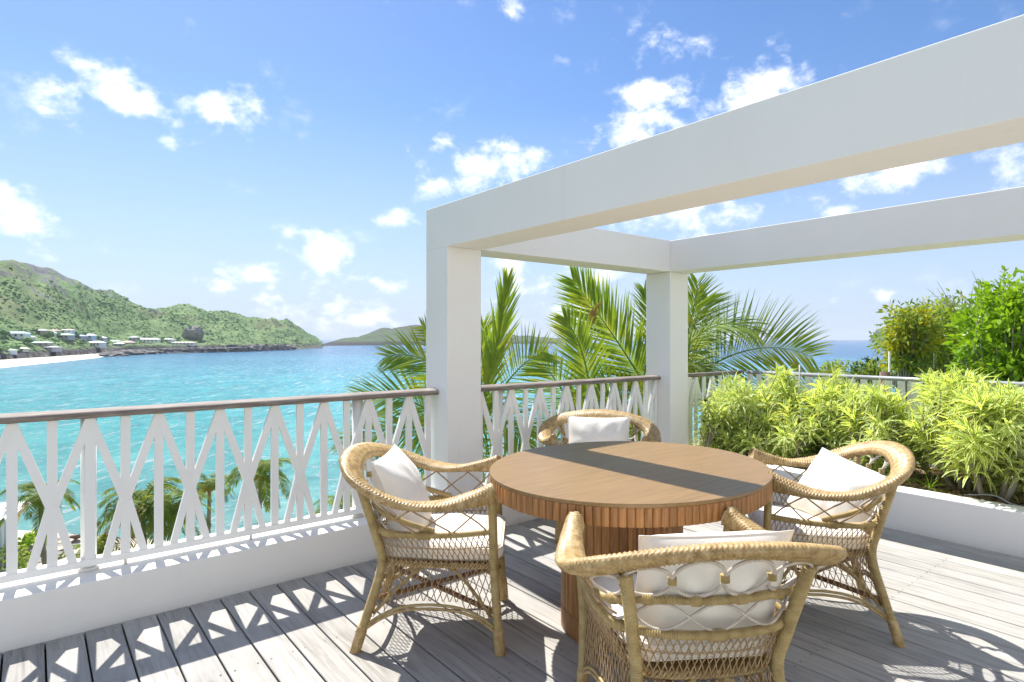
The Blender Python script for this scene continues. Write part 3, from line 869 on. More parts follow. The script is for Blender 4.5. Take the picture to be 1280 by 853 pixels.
def sea_mat():
    m, nt, N, L, p = mat_new('sea_water')
    tc = N.new('ShaderNodeTexCoord')
    sep = N.new('ShaderNodeSeparateXYZ'); L.new(tc.outputs['Object'], sep.inputs[0])
    # water deepens away from the beach, which runs along the shore below the terrace
    dist = N.new('ShaderNodeVectorMath'); dist.operation = 'MULTIPLY'; dist.inputs[1].default_value = (1, 1, 0); L.new(tc.outputs['Object'], dist.inputs[0])
    ln = N.new('ShaderNodeVectorMath'); ln.operation = 'LENGTH'; L.new(dist.outputs[0], ln.inputs[0])
    # x across: eastwards is deeper
    sk = N.new('ShaderNodeMath'); sk.operation = 'MULTIPLY_ADD'; L.new(sep.outputs[0], sk.inputs[0]); sk.inputs[1].default_value = .55; L.new(ln.outputs['Value'], sk.inputs[2])
    nv = coords(N, L, (.011, .006, 1)); n0 = noise(N, L, nv, 1.0, 4, .6, .8)
    a0 = N.new('ShaderNodeMath'); a0.operation = 'MULTIPLY_ADD'; L.new(n0, a0.inputs[0]); a0.inputs[1].default_value = .9; a0.inputs[2].default_value = .55
    mu = N.new('ShaderNodeMath'); mu.operation = 'MULTIPLY'; L.new(sk.outputs[0], mu.inputs[0]); L.new(a0.outputs[0], mu.inputs[1])
    lg = N.new('ShaderNodeMath'); lg.operation = 'LOGARITHM'; L.new(mu.outputs[0], lg.inputs[0]); lg.inputs[1].default_value = 10.0
    mr = N.new('ShaderNodeMapRange'); L.new(lg.outputs[0], mr.inputs[0]); mr.inputs[1].default_value = 1.7; mr.inputs[2].default_value = 4.2
    c = ramp(N, L, mr.outputs[0], [(0, (.34, .44, .40)), (.07, (.27, .60, .58)), (.20, (.13, .54, .56)), (.32, (.09, .41, .50)), (.44, (.06, .26, .40)), (.56, (.032, .14, .29)), (1, (.020, .09, .22))])
    # sun sparkle on the waves, painted into the water colour as white flecks
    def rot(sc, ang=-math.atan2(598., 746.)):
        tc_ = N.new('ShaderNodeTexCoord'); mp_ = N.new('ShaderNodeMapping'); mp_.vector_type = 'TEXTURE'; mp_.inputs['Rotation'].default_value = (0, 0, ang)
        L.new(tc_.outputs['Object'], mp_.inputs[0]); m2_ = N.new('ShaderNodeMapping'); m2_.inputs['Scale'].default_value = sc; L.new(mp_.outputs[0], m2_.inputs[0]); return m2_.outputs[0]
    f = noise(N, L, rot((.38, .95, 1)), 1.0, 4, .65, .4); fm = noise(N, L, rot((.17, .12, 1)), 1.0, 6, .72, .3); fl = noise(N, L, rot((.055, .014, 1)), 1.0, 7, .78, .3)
    sparkle = ramp(N, L, f, [(.60, (0, 0, 0)), (.63, (.9, .9, .9))])
    sparkle = mixc(N, L, 1.0, sparkle, ramp(N, L, noise(N, L, rot((.55, .07, 1)), 1.0, 4, .7, .2), [(.60, (0, 0, 0)), (.63, (.9, .9, .9))]), 'ADD')
    sparkle = mixc(N, L, 1.0, sparkle, ramp(N, L, fl, [(.60, (0, 0, 0)), (.70, (.28, .28, .28))]), 'ADD')
    c = mixc(N, L, 1.0, c, ramp(N, L, fm, [(.35, (.80, .84, .87)), (.6, (1.12, 1.1, 1.08))]), 'MULTIPLY')
    c = mixc(N, L, 1.0, c, ramp(N, L, fl, [(.35, (.82, .86, .88)), (.6, (1.14, 1.1, 1.08))]), 'MULTIPLY')
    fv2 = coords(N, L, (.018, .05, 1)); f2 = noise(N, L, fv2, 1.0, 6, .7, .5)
    sparkle2 = ramp(N, L, f2, [(.62, (0, 0, 0)), (.72, (.6, .6, .6))])
    sparkle = mixc(N, L, 1.0, sparkle, ramp(N, L, mr.outputs[0], [(.40, (1, 1, 1)), (.56, (.30, .30, .30))]), 'MULTIPLY')
    c = mixc(N, L, sparkle, c, (.66, .74, .75)); 
    c = mixc(N, L, mixc(N, L, 1.0, sparkle2, sparkle, 'MULTIPLY'), c, (.8, .84, .84))
    wv = coords(N, L, (.05, .12, 1)); w = noise(N, L, wv, 1.0, 6, .65)
    c = mixc(N, L, 1.0, c, ramp(N, L, w, [(.3, (.78, .82, .84)), (.7, (1.2, 1.14, 1.1))]), 'MULTIPLY')
    L.new(c, p.inputs['Base Color']); p.inputs['Roughness'].default_value = .16; p.inputs['IOR'].default_value = 1.12; p.inputs['Specular IOR Level'].default_value = .5
    b1 = noise(N, L, rot((.7, 1.2, 1)), 1.0, 7, .75); b2 = noise(N, L, rot((.10, .16, 1)), 1.0, 4, .6)
    bump(N, L, p, mixc(N, L, .35, b1, b2), 1.0, 1.9)
    return m
mb = MB()
b = 20000; mb.face([(-b, -b, 0), (b, -b, 0), (b, b, 0), (-b, b, 0)])
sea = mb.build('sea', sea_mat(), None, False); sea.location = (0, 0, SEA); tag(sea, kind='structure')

def hill_mat(name, rock=.55, dark=1.0):
    m, nt, N, L, p = mat_new(name)
    v = coords(N, L, (1, 1, 1))
    n1 = noise(N, L, v, .028, 8, .68, .5); n2 = noise(N, L, v, .16, 6, .7); n3 = noise(N, L, v, .012, 4, .6)
    g = ramp(N, L, n2, [(.32, (.10, .16, .08)), (.48, (.16, .25, .10)), (.62, (.235, .33, .13)), (.75, (.33, .38, .20))])
    r = ramp(N, L, n2, [(.3, (.10, .11, .125)), (.6, (.20, .20, .21)), (.8, (.34, .34, .34))])
    sep = N.new('ShaderNodeSeparateXYZ'); L.new(v, sep.inputs[0])
    h = N.new('ShaderNodeMapRange'); L.new(sep.outputs[2], h.inputs[0]); h.inputs[1].default_value = 25; h.inputs[2].default_value = 85; h.inputs[3].default_value = -.08; h.inputs[4].default_value = .15
    a = N.new('ShaderNodeMath'); a.operation = 'ADD'; L.new(n1, a.inputs[0]); L.new(h.outputs[0], a.inputs[1])
    f = ramp(N, L, a.outputs[0], [(rock, (0, 0, 0)), (rock + .10, (1, 1, 1))])
    c = mixc(N, L, f, g, r)
    dry = ramp(N, L, n3, [(.5, (0, 0, 0)), (.7, (.5, .5, .5))]); c = mixc(N, L, dry, c, (.23, .20, .12))
    # bare rock and sand where the land meets the water
    lo = N.new('ShaderNodeMapRange'); L.new(sep.outputs[2], lo.inputs[0]); lo.inputs[1].default_value = SEA + 7.5; lo.inputs[2].default_value = SEA + 13; lo.inputs[3].default_value = 1; lo.inputs[4].default_value = 0
    c = mixc(N, L, lo.outputs[0], c, ramp(N, L, n2, [(.40, (.045, .045, .045)), (.58, (.14, .13, .12)), (.75, (.42, .35, .28))]))
    c = mixc(N, L, 1.0, c, (dark, dark, dark), 'MULTIPLY')
    L.new(c, p.inputs['Base Color']); p.inputs['Roughness'].default_value = .95; p.inputs['Specular IOR Level'].default_value = .1
    bump(N, L, p, n2, 1.0, 3.0)
    return m
HM = hill_mat('scrub_hillside', .60); HM2 = hill_mat('dry_rocky_headland', .44, .45)

RV = [(-420, 330), (-250, 302), (-120, 312), (-40, 318), (0, 325), (14, 323), (30, 328), (48, 337), (62, 337), (80, 347), (100, 354), (118, 364), (138, 364), (160, 375), (185, 384), (205, 383), (235, 381), (262, 392), (285, 391), (310, 398), (335, 400), (342, 396), (350, 401), (358, 401), (368, 406), (380, 414), (392, 422), (402, 429)]
DS = [(-420, 250), (-250, 330), (-100, 385), (0, 428), (60, 510), (100, 590), (150, 720), (200, 800), (300, 900), (355, 1050), (403, 1250)]
DR = [(-420, 560), (-250, 640), (0, 820), (100, 960), (200, 1120), (300, 1280), (355, 1400), (403, 1500)]
def hillA(u, t):
    Ds, Dr = interp(u, DS), interp(u, DR); vr = interp(u, RV)
    F = Ds + t * (Dr - Ds)
    zr = CAM_H + (424 - vr) / 746. * Dr
    g = interp(t, [(-.1, -.04), (0, -.012), (.035, .012), (.09, .05), (.26, .15), (.40, .30), (.6, .56), (.8, .82), (1, 1), (1.15, .93), (1.5, .4), (1.9, -.2)])
    ledge = max(0, min(1, (u - 130) / 30)) * max(0, min(1, (362 - u) / 12))
    z = SEA + (zr - SEA) * g
    R = (u - 640) / 746. * F
    P = fr(F, R)
    k = max(0, min(1, t * 2.2)) 
    rough = fbm(Vector((P.x * .009, P.y * .009, 3.1)), 6) * 17 * k * (1 - .7 * math.exp(-((t - 1) / .12) ** 2)) + fbm(Vector((P.x * .035, P.y * .035, 9.1)), 5) * 4.2 * k
    z += rough
    if t <= .16 and t > .0:
        L_ = SEA + (11.5 - 5.0 * (u > 300) * ((u - 300) / 60)) * min(1, t / .03) + fbm(Vector((P.x * .05, P.y * .05, 5.0)), 5) * 3.2
        z = z * (1 - ledge) + max(z, L_) * ledge
    else:
        L_ = SEA + 12; z = max(z, L_ * ledge + z * (1 - ledge)) if .16 < t < .5 else z
    if u < 130 and t < .09: z = SEA + (-.6 + t / .09 * 2.6)
    return Vector((P.x, P.y, z))
mb = MB(); NU, NTT = 330, 110; rows = []
for j in range(NTT + 1):
    t = -.02 + 1.75 * (j / NTT) ** 1.25
    rows.append([hillA(-420 + (403 + 420) * i / NU, t) for i in range(NU + 1)])
mb.quadgrid(rows)
o = mb.build('hillside', HM, None, True); tag(o, kind='structure')
RV2 = [(395, 434), (404, 430), (420, 426), (432, 423), (446, 421), (462, 417), (476, 412), (490, 412), (505, 408), (530, 407), (560, 411), (600, 416), (640, 419), (672, 422.2), (700, 423.2), (716, 424.8)]
mb = MB(); rows = []
for j in range(41):
    t = -.02 + 1.7 * j / 40; row = []
    for i in range(181):
        u = 395 + 321 * i / 180; Ds = 1650 + (u - 400) * 3.2; Dr = Ds + 420; F = Ds + t * 420
        zr = CAM_H + (424 - interp(u, RV2)) / 746. * Dr
        g = interp(t, [(-.1, -.05), (0, -.02), (.04, .16), (.3, .42), (1, 1), (1.4, .6), (1.8, -.2)])
        P = fr(F, (u - 640) / 746. * F)
        z = SEA + (zr - SEA) * g + fbm(Vector((P.x * .012, P.y * .012, 1)), 6) * 8 * min(1, max(0, t * 2)) * min(1, (zr - SEA) / 30)
        row.append((P.x, P.y, z))
    rows.append(row)
mb.quadgrid(rows); o = mb.build('headland', HM2, None, True); tag(o, kind='structure')
# far islets on the horizon, right of the frame centre
def islet(name, u, F, w, h, shape, seed):
    mb = MB(); rows = []
    for j in range(17):
        row = []
        for i in range(41):
            a = i / 40; b_ = j / 16
            pr = interp(a, shape) * math.sin(PI * b_) ** .7
            P = fr(F + (b_ - .5) * w * .5, (u - 640) / 746. * F + (a - .5) * w)
            row.append((P.x, P.y, SEA - 1 + (h + fbm(Vector((a * 6, b_ * 4, seed)), 5) * h * .2) * pr))
        rows.append(row)
    mb.quadgrid(rows); o = mb.build(name, HM2, None, True); tag(o, kind='structure')
islet('island', 1096, 5200, 130, 118, [(0, 0), (.15, .35), (.45, .8), (.8, 1), (.88, .95), (.93, .3), (1, 0)], 1.0)
islet('island', 660, 9000, 620, 80, [(0, 0), (.2, .8), (.45, 1), (.7, .6), (1, 0)], 4.0)

# shrubs growing over the hillside, too many to count
mb = MB(); R = random.Random(3)
ICO = None
def blob(mb, c, r, R, k=.35, flat=.75):
    t_ = (1 + 5 ** .5) / 2
    V = [(-1, t_, 0), (1, t_, 0), (-1, -t_, 0), (1, -t_, 0), (0, -1, t_), (0, 1, t_), (0, -1, -t_), (0, 1, -t_), (t_, 0, -1), (t_, 0, 1), (-t_, 0, -1), (-t_, 0, 1)]
    Fc = [(0, 11, 5), (0, 5, 1), (0, 1, 7), (0, 7, 10), (0, 10, 11), (1, 5, 9), (5, 11, 4), (11, 10, 2), (10, 7, 6), (7, 1, 8), (3, 9, 4), (3, 4, 2), (3, 2, 6), (3, 6, 8), (3, 8, 9), (4, 9, 5), (2, 4, 11), (6, 2, 10), (8, 6, 7), (9, 8, 1)]
    b = len(mb.v)
    for x, y, z in V:
        q = r / 1.9 * (1 + R.uniform(-k, k)); mb.v.append((c[0] + x * q, c[1] + y * q, c[2] + z * q * flat))
    mb.f.extend([(b + i, b + j, b + l) for i, j, l in Fc])
for i in range(15000):
    u = R.uniform(-60, 403); t = R.random() ** .8 * 1.03
    if t < .12 and (u < 130 or R.random() < .8): continue
    p = hillA(u, t)
    if fbm(Vector((p.x * .02, p.y * .02, 7)), 3) < -.05 and R.random() < .8: continue
    if p.z > 50 and R.random() < (p.z - 50) / 45.: continue
    r = R.uniform(.6, 2.0) * (1.8 if R.random() < .08 else 1)
    blob(mb, (p.x, p.y, p.z + r * .02), r, R, .35, .55)
def scrub_mat():
    m, nt, N, L, p = mat_new('hill_scrub'); v = coords(N, L, (1, 1, 1))
    n = noise(N, L, v, .13, 3, .7); n2 = noise(N, L, v, .5, 3)
    c = ramp(N, L, n, [(.3, (.12, .19, .10)), (.48, (.18, .28, .12)), (.6, (.25, .36, .15)), (.72, (.32, .35, .22))])
    c = mixc(N, L, 1.0, c, ramp(N, L, n2, [(.3, (.7, .7, .7)), (.7, (1.3, 1.3, 1.2))]), 'MULTIPLY')
    L.new(c, p.inputs['Base Color']); p.inputs['Roughness'].default_value = .95; p.inputs['Specular IOR Level'].default_value = .1; return m
SCRUB = scrub_mat()
o = mb.build('hillside_scrub', SCRUB, None, False); tag(o, 'low green scrub scattered over the hillside across the bay', 'scrub', kind='stuff')
# dark boulder on the slope and rocks along the point
def rock(name, c, size, R, label, group=None, mat='stone'):
    mb = MB(); rows = []
    for j in range(13):
        ph = PI * j / 12; row = []
        for i in range(20):
            th = 2 * PI * i / 20; d = Vector((math.sin(ph) * math.cos(th), math.sin(ph) * math.sin(th), math.cos(ph)))
            k = 1 + .38 * fbm(d * 1.6 + Vector(c) * .01, 4)
            row.append((c[0] + d.x * size[0] * k, c[1] + d.y * size[1] * k, c[2] + d.z * size[2] * k))
        rows.append(row)
    mb.quadgrid(rows, close_u=True); o = mb.build(name, MAT[mat], None, False); tag(o, label, 'rock', group); return o
q = hillA(242, .34); rock('boulder', (q.x, q.y, q.z + 9), (15, 15, 11), R, 'huge dark boulder standing out of the green slope above the point')
RL = ['outermost low dark rock in the water off the point', 'smaller dark rock beside the outermost one, off the point', 'dark rock touching the tip of the point', 'low dark rock on the near side of the point']
for i, (u, t) in enumerate(((356, .01), (362, .0), (349, .012), (330, -.006))):
    q = hillA(min(u, 402), max(0, t)); s = (14, 9, 9, 7)[i]
    rock('shore_rock', (q.x, q.y, SEA + 1), (s * 1.3, s, s * .55), R, RL[i], 'rocks off the point')

# low dark ledge of rock running out to the point
R = random.Random(12)
mb = MB()
for i in range(26):
    u = 128 + 236 * i / 25 + R.uniform(-3, 3); Fz = interp(u, DS); P = fr(Fz + R.uniform(-6, 10), (u - 640) / 746. * Fz)
    s = R.uniform(13, 22); hh = interp(u, [(120, 3), (160, 5.5), (240, 7), (330, 9.5), (352, 9), (366, 3)])
    rows = []
    for j in range(11):
        ph = PI * j / 10; row = []
        for k in range(22):
            th = 2 * PI * k / 22; d = Vector((math.sin(ph) * math.cos(th), math.sin(ph) * math.sin(th), math.cos(ph)))
            q = 1 + .45 * fbm(Vector((P.x, P.y, 0)) * .02 + d * 2.2, 5)
            row.append((P.x + d.x * s * q, P.y + d.y * s * .7 * q, SEA + .5 + max(-1, d.z) * hh * q))
        rows.append(row)
    mb.quadgrid(rows, close_u=True)
o = mb.build('rock_ledge', MAT['darkrock'], None, False); tag(o, 'low ragged dark rock ledge along the waterline of the far point', 'rocks', kind='stuff')

# houses across the bay
HP = {}
def hp(name, c):
    if name not in HP: HP[name] = plain(name, c, .7, .05)
    return HP[name]
def on_hill(u, v):
    best = None
    for k in range(5, 70):
        p = hillA(u, k / 100.); F = p.x * XF + p.y * YF; vv = 424 - (p.z - CAM_H) / F * 746
        d = abs(vv - v)
        if best is None or d < best[0]: best = (d, p, F)
    return best[1], best[2]
HS = [(20, 419, 26, 7, 'blue', 'white', 'big white villa with pale roof at the left edge of the far hillside'),
      (36, 424, 10, 5, 'white', 'grey', 'small white annexe below the big villa at the far left'),
      (53, 415, 13, 6, 'grey', 'tan', 'grey-roofed house on the far slope right of the big villa'),
      (68, 413, 10, 4, 'pink', 'tan', 'pink-roofed house, the highest in the far village'),
      (82, 414, 20, 4, 'pink', 'white', 'long low house with pale red roof on the far slope'),
      (67, 421, 4, 9, 'white', 'cream', 'narrow cream tower house in the far village'),
      (81, 420, 18, 6, 'green', 'grey', 'green-roofed house in the middle of the far village'),
      (101, 421, 10, 5, 'blue', 'grey', 'blue-roofed house beside the trees in the far village'),
      (111, 422, 13, 6, 'white', 'blue', 'white-roofed villa beside the blue-roofed house'),
      (127, 424, 9, 6, 'white', 'blue', 'small pale blue villa right of the middle of the far village'),
      (142, 428, 16, 5, 'green', 'white', 'low house with pale green roof near the far shore'),
      (149, 431, 9, 5, 'white', 'grey', 'small white house beside the pale green roof'),
      (118, 430, 26, 6, 'white', 'white', 'long white beachfront house behind the sand'),
      (160, 432, 17, 7, 'pink', 'tan', 'brown stone house at the start of the rocky point'),
      (168, 424, 10, 6, 'grey', 'grey', 'dark grey cubic house right of the far village'),
      (185, 425, 26, 5, 'white', 'white', 'wide white terraced villa right of the far village'),
      (211, 425, 16, 4, 'grey', 'white', 'pale low villa near the boulder'),
      (230, 429, 26, 4, 'tan', 'white', 'longest low villa, farthest right towards the point'),
      (50, 429, 24, 5, 'green', 'tan', 'low house with long green roof above the far beach'),
      (62, 434, 26, 4, 'grey', 'grey', 'low grey building with wide sloping roof above the far beach'),
      (28, 437, 9, 5, 'white', 'cream', 'small white beach house left of the long green roof'),
      (10, 440, 14, 6, 'green', 'white', 'white cottage at the far left end of the beach'),
      (2, 436, 9, 5, 'blue', 'white', 'pale blue cottage cut off by the left edge of the view')]
RC = {'blue': (.45, .55, .70), 'white': (.74, .74, .72), 'grey': (.42, .42, .43), 'pink': (.55, .40, .34), 'green': (.42, .62, .46), 'tan': (.45, .40, .32), 'cream': (.72, .66, .50)}
for (u, v, wp, h_, rc, wc, lab) in HS:
    p, F = on_hill(u, v + 2); W = wp * F / 746.; Hh = h_ * F / 746. * .62; D = min(W * .5 + 3, 9)
    root = empty('house', (p.x, p.y, p.z - 1.2), -math.atan2(598., 746.) + rnd.uniform(-.5, .3)); tag(root, lab, 'house', 'houses across the bay')
    mb = MB(); mb.box(-W / 2, W / 2, -D / 2, D / 2, -1.2, Hh + 1.2)
    mb.build('wall', hp('wall_' + wc, RC[wc]), root, False)
    mb = MB(); e = .9; zt = Hh + 1.2; rh = Hh * .55
    A = [(-W / 2 - e, -D / 2 - e, zt), (W / 2 + e, -D / 2 - e, zt), (W / 2 + e, D / 2 + e, zt), (-W / 2 - e, D / 2 + e, zt)]; B = [(-W / 2 + D * .35, 0, zt + rh), (W / 2 - D * .35, 0, zt + rh)]
    mb.v = A + B; mb.f = [(0, 1, 5, 4), (1, 2, 5), (2, 3, 4, 5), (3, 0, 4), (0, 3, 2, 1)]
    mb.build('roof', hp('roof_' + rc, RC[rc]), root, False)
    nw = max(2, int(W / 4.5)); wm = None
    for i in range(nw):
        x = -W / 2 + W * (i + .5) / nw
        mb = MB(); mb.box(-.85, .85, -.12, .05, 0, max(1.2, Hh * .55))
        if wm is None: o = mb.build('window', hp('dark_window', (.07, .09, .11)), root, False); wm = o.data
        else: o = inst('window', wm, root)
        o.location = (x, -D / 2, 1.2 + Hh * .18)
# trees between the far houses
SHORT = {0: 'big white villa', 2: 'grey-roofed house on the slope', 5: 'narrow cream tower house', 6: 'green-roofed house', 8: 'white-roofed villa', 9: 'small pale blue villa', 10: 'low pale green roofed house',
         12: 'long white beachfront house', 13: 'brown stone house', 15: 'wide white terraced villa', 16: 'pale low villa near the boulder', 18: 'long green roofed house above the beach', 20: 'small white beach house', 21: 'white cottage at the beach end'}
tm = None
for hi, nm_ in SHORT.items():
    for side, du in (('left', -1), ('right', 1)):
        if (hi + du) % 3 == 0: continue
        hu, hv, hw = HS[hi][0], HS[hi][1], HS[hi][2]
        u = hu + du * (hw / 2 + R.uniform(2, 4)); v = hv + R.uniform(0, 2)
        p, F = on_hill(u, v)
        root = empty('far_tree', (p.x, p.y, p.z)); tag(root, 'round green tree just %s of the %s' % (side, nm_), 'tree', 'trees among the far houses')
        if tm is None:
            mb = MB(); mb.tube([(0, 0, -1), (0.2, 0, 3.2)], lambda i: (.35, .2)[i], 6); t_ = mb.build('trunk', MAT['bark'], root)
            mb = MB()
            for k in range(9): blob(mb, (R.uniform(-2.4, 2.4), R.uniform(-2.4, 2.4), R.uniform(2.6, 4.8)), R.uniform(1.6, 2.6), R)
            c_ = mb.build('crown', SCRUB, root, False); tm = (t_.data, c_.data)
        else:
            inst('trunk', tm[0], root); inst('crown', tm[1], root)
        q = R.uniform(.55, 1.1); root.scale = (q * 1.2, q * 1.2, q); root.rotation_euler.z = R.uniform(0, 6)

# far beach: a strip of sand along the bay
def strip(name, us, f0, f1, z0, z1, mat, n=60):
    mb = MB(); rows = []
    for i in range(n + 1):
        u = us[0] + (us[1] - us[0]) * i / n; row = []
        for k in range(5):
            F = f0(u) + (f1(u) - f0(u)) * k / 4; P = fr(F, (u - 640) / 746. * F); row.append((P.x, P.y, z0 + (z1 - z0) * k / 4))
        rows.append(row)
    mb.quadgrid(rows); o = mb.build(name, mat, None, True); tag(o, kind='structure'); return o
strip('far_beach', (-420, 150), lambda u: interp(u, DS) - 4 - 14 * max(0, min(1, (140 - u) / 60)), lambda u: interp(u, DS) + 26 * max(.12, min(1, (160 - u) / 120)), SEA - .25, SEA + 3.4, MAT['sand'])
strip('surf_line', (-420, 352), lambda u: interp(u, DS) - (34 if u < 130 else 12), lambda u: interp(u, DS) - (13 if u < 130 else -6), SEA + .05, SEA + .35, plain('sea_foam', (.80, .82, .82), .8, .02))

# near shore below the terrace
def shore_z(F, Rr):
    n = fbm(Vector((F * .05, Rr * .05, 2.0)), 4)
    edge = 60 + 3 * math.sin(Rr * .07) - max(0, Rr + 22) * .22
    base = interp(F, [(-40, -3.3), (4.2, -3.4), (8, -5.6), (20, -10.8), (34, -15.8), (44, -17.0)])
    if F > 44: base = -17.0 - 1.05 * (F - 44) / max(4, (edge - 44))
    return base + n * (.9 if F < 36 else .12) * (0 if F < 4.4 else 1)
mb = MB(); rows = []
for i in range(61):
    F = -40 + 125 * i / 60
    rows.append([tuple(fr(F, -150 + 320 * j / 90, shore_z(F, -150 + 320 * j / 90))) for j in range(91)])
mb.quadgrid(rows)
def shore_mat():
    m, nt, N, L, p = mat_new('shore_ground'); v = coords(N, L, (1, 1, 1))
    sep = N.new('ShaderNodeSeparateXYZ'); L.new(v, sep.inputs[0])
    n = noise(N, L, v, .5, 6, .65); n2 = noise(N, L, v, 3, 5)
    sand = ramp(N, L, n2, [(.3, (.50, .43, .32)), (.7, (.66, .59, .46))])
    veg = ramp(N, L, n2, [(.3, (.03, .05, .015)), (.55, (.09, .13, .035)), (.75, (.22, .22, .10))])
    a = N.new('ShaderNodeMath'); a.operation = 'MULTIPLY_ADD'; L.new(n, a.inputs[0]); a.inputs[1].default_value = 2.2; L.new(sep.outputs[2], a.inputs[2])
    f = N.new('ShaderNodeMapRange'); L.new(a.outputs[0], f.inputs[0]); f.inputs[1].default_value = -16.3; f.inputs[2].default_value = -15.2
    L.new(mixc(N, L, f.outputs[0], sand, veg), p.inputs['Base Color']); p.inputs['Roughness'].default_value = .95
    bump(N, L, p, n2, .6, .1); return m
o = mb.build('shore_ground', shore_mat(), None, True); tag(o, kind='structure')

# ------------------------------------------------------------------ palms
def frond(mb, P0, P1, P2, L=.62, n=64, face=None, spread=58, droop=.30, seed=0, w=.018, fold=0.0, start=.12, rach=.017, ragged=.1):
    """pinnate frond along a bent rachis P0-P1-P2, leaflets on both sides"""
    R = random.Random(seed); P0, P1, P2 = Vector(P0), Vector(P1), Vector(P2)
    B = lambda t: P0 * (1 - t) ** 2 + P1 * 2 * t * (1 - t) + P2 * t * t
    D = lambda t: ((P1 - P0) * (1 - t) + (P2 - P1) * t).normalized()
    mb.tube([B(k / 14) for k in range(15)], lambda i: rach * (1 - .85 * i / 14) , 5, cap=False)
    for i in range(n):
        t = start + (1 - start) * (i + .5) / n
        T = D(t); p = B(t)
        f = Vector(face) if face is not None else Vector((0, 0, 1))
        S = T.cross(f); S = S.normalized() if S.length > .01 else T.orthogonal().normalized()
        Nn = S.cross(T).normalized()
        prof = (math.sin(PI * min(1, (t * .86 + .16))) ** .6)
        for s in (1, -1):
            if R.random() < .03: continue
            l = L * (.35 + .75 * prof) * R.uniform(1 - ragged, 1 + ragged)
            a = math.radians(spread * (1.1 - .55 * t) + R.uniform(-6, 6))
            d = T * math.cos(a) + S * (s * math.sin(a)) + Nn * (fold + R.uniform(-.10, .10))
            d.normalize()
            ww = w * R.uniform(.8, 1.2)
            wd = d.cross(Nn); wd = (wd.normalized() + Nn * R.uniform(-.5, .5)).normalized()
            g = Vector((0, 0, -1)); pts = []
            q = Vector(p); dd = Vector(d); dr = droop * R.uniform(.5, 1.6)
            prev = None
            for k, wk in enumerate((.35, 1.0, .85, .5, .04)):
                pts.append((q + wd * ww * .5 * wk, q - wd * ww * .5 * wk))
                dd = (dd + g * dr * (.12 + .16 * k)).normalized(); q = q + dd * (l / 4)
            b = len(mb.v)
            for a_, b_ in pts: mb.v.append(tuple(a_)); mb.v.append(tuple(b_))
            for k in range(4): mb.f.append((b + 2 * k, b + 2 * k + 1, b + 2 * k + 3, b + 2 * k + 2))

def palm_tree(label, base, crown, fronds, mat='palm', group=None):
    """fronds: dicts with p0, p1, p2 in the world"""
    root = empty('coconut_palm', base); tag(root, label, 'palm tree', group)
    b = Vector(base); c = Vector(crown)
    mid = b.lerp(c, .5) + Vector((.4, .2, 0))
    P = spline([b, mid, c], 10); m = MB(); P = resample(P, .10)
    m.tube([p - b for p in P], lambda i: .15 - .05 * i / len(P) + (.008 if i % 2 else 0), 10); m.build('trunk', MAT['palmbark'], root)
    m = MB()
    for k in range(7):
        a = k * .9; d = Vector((math.cos(a), math.sin(a), 0)); m.tube([c - b + d * .05 - Vector((0, 0, .25)), c - b + d * .11, c - b + d * .13 + Vector((0, 0, .35))], lambda i: (.06, .055, .03)[i], 6)
    m.build('crown_shaft', MAT['palm_old'], root)
    for i, f in enumerate(fronds):
        m = MB(); kw = {k: v for k, v in f.items() if k not in ('p', 'mat')}
        pp = [Vector(x) - b for x in f['p']]
        frond(m, *pp, seed=hash((label, i)) % 9999 if False else i * 13 + len(label), **kw); m.build('frond', MAT[f.get('mat', mat)], root)
    return root

def W(*a): return pt(*a)
TOCAM = lambda p: (Vector((0, 0, 1.3)) - p).normalized()
# palm beside the front post: crown just below the rail, leaves either side of the post
c1 = W(578, 590, 6.0)
fs = []
def add(fs, p1, p2, c, face=None, **kw):
    d = dict(p=(c + Vector((0, 0, .1)), p1, p2), face=face); d.update(kw); fs.append(d)
add(fs, W(572, 425, 6.0), W(482, 446, 5.9), c1, TOCAM(c1) + Vector((0, 0, .6)), L=.46, n=60, spread=62, droop=.16)
add(fs, W(545, 480, 5.8), W(446, 498, 5.6), c1, TOCAM(c1) + Vector((0, 0, .9)), L=.50, n=56, spread=60, droop=.14)
add(fs, W(530, 500, 5.6), W(432, 560, 5.3), c1, TOCAM(c1) + Vector((0, 0, 1.2)), L=.55, n=60, droop=.35)
add(fs, W(540, 560, 5.3), W(470, 640, 5.0), c1, None, L=.5, n=50, droop=.5)
add(fs, W(575, 440, 6.4), W(528, 408, 6.6), c1, TOCAM(c1), L=.40, n=46, droop=.12)
add(fs, W(600, 490, 5.9), W(604, 405, 5.8), c1, TOCAM(c1) + Vector((.3, 0, 0)), L=.42, n=50, spread=36, droop=.1)
add(fs, W(625, 450, 5.6), W(634, 350, 5.6), c1, TOCAM(c1), L=.42, n=44, spread=20, droop=.05, w=.024)
add(fs, W(635, 450, 5.9), W(682, 440, 6.1), c1, TOCAM(c1) + Vector((0, 0, .2)), L=.46, n=40, spread=66, droop=.10)
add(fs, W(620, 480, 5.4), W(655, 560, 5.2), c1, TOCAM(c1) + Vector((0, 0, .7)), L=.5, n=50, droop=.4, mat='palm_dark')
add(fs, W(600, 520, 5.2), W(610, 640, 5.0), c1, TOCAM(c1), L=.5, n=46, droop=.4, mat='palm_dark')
palm_tree('coconut palm just outside the balustrade, its crown half hidden by the front post', c1 + Vector((.4, .3, -7.5)), c1, fs, 'palm', 'coconut palms beside the terrace')
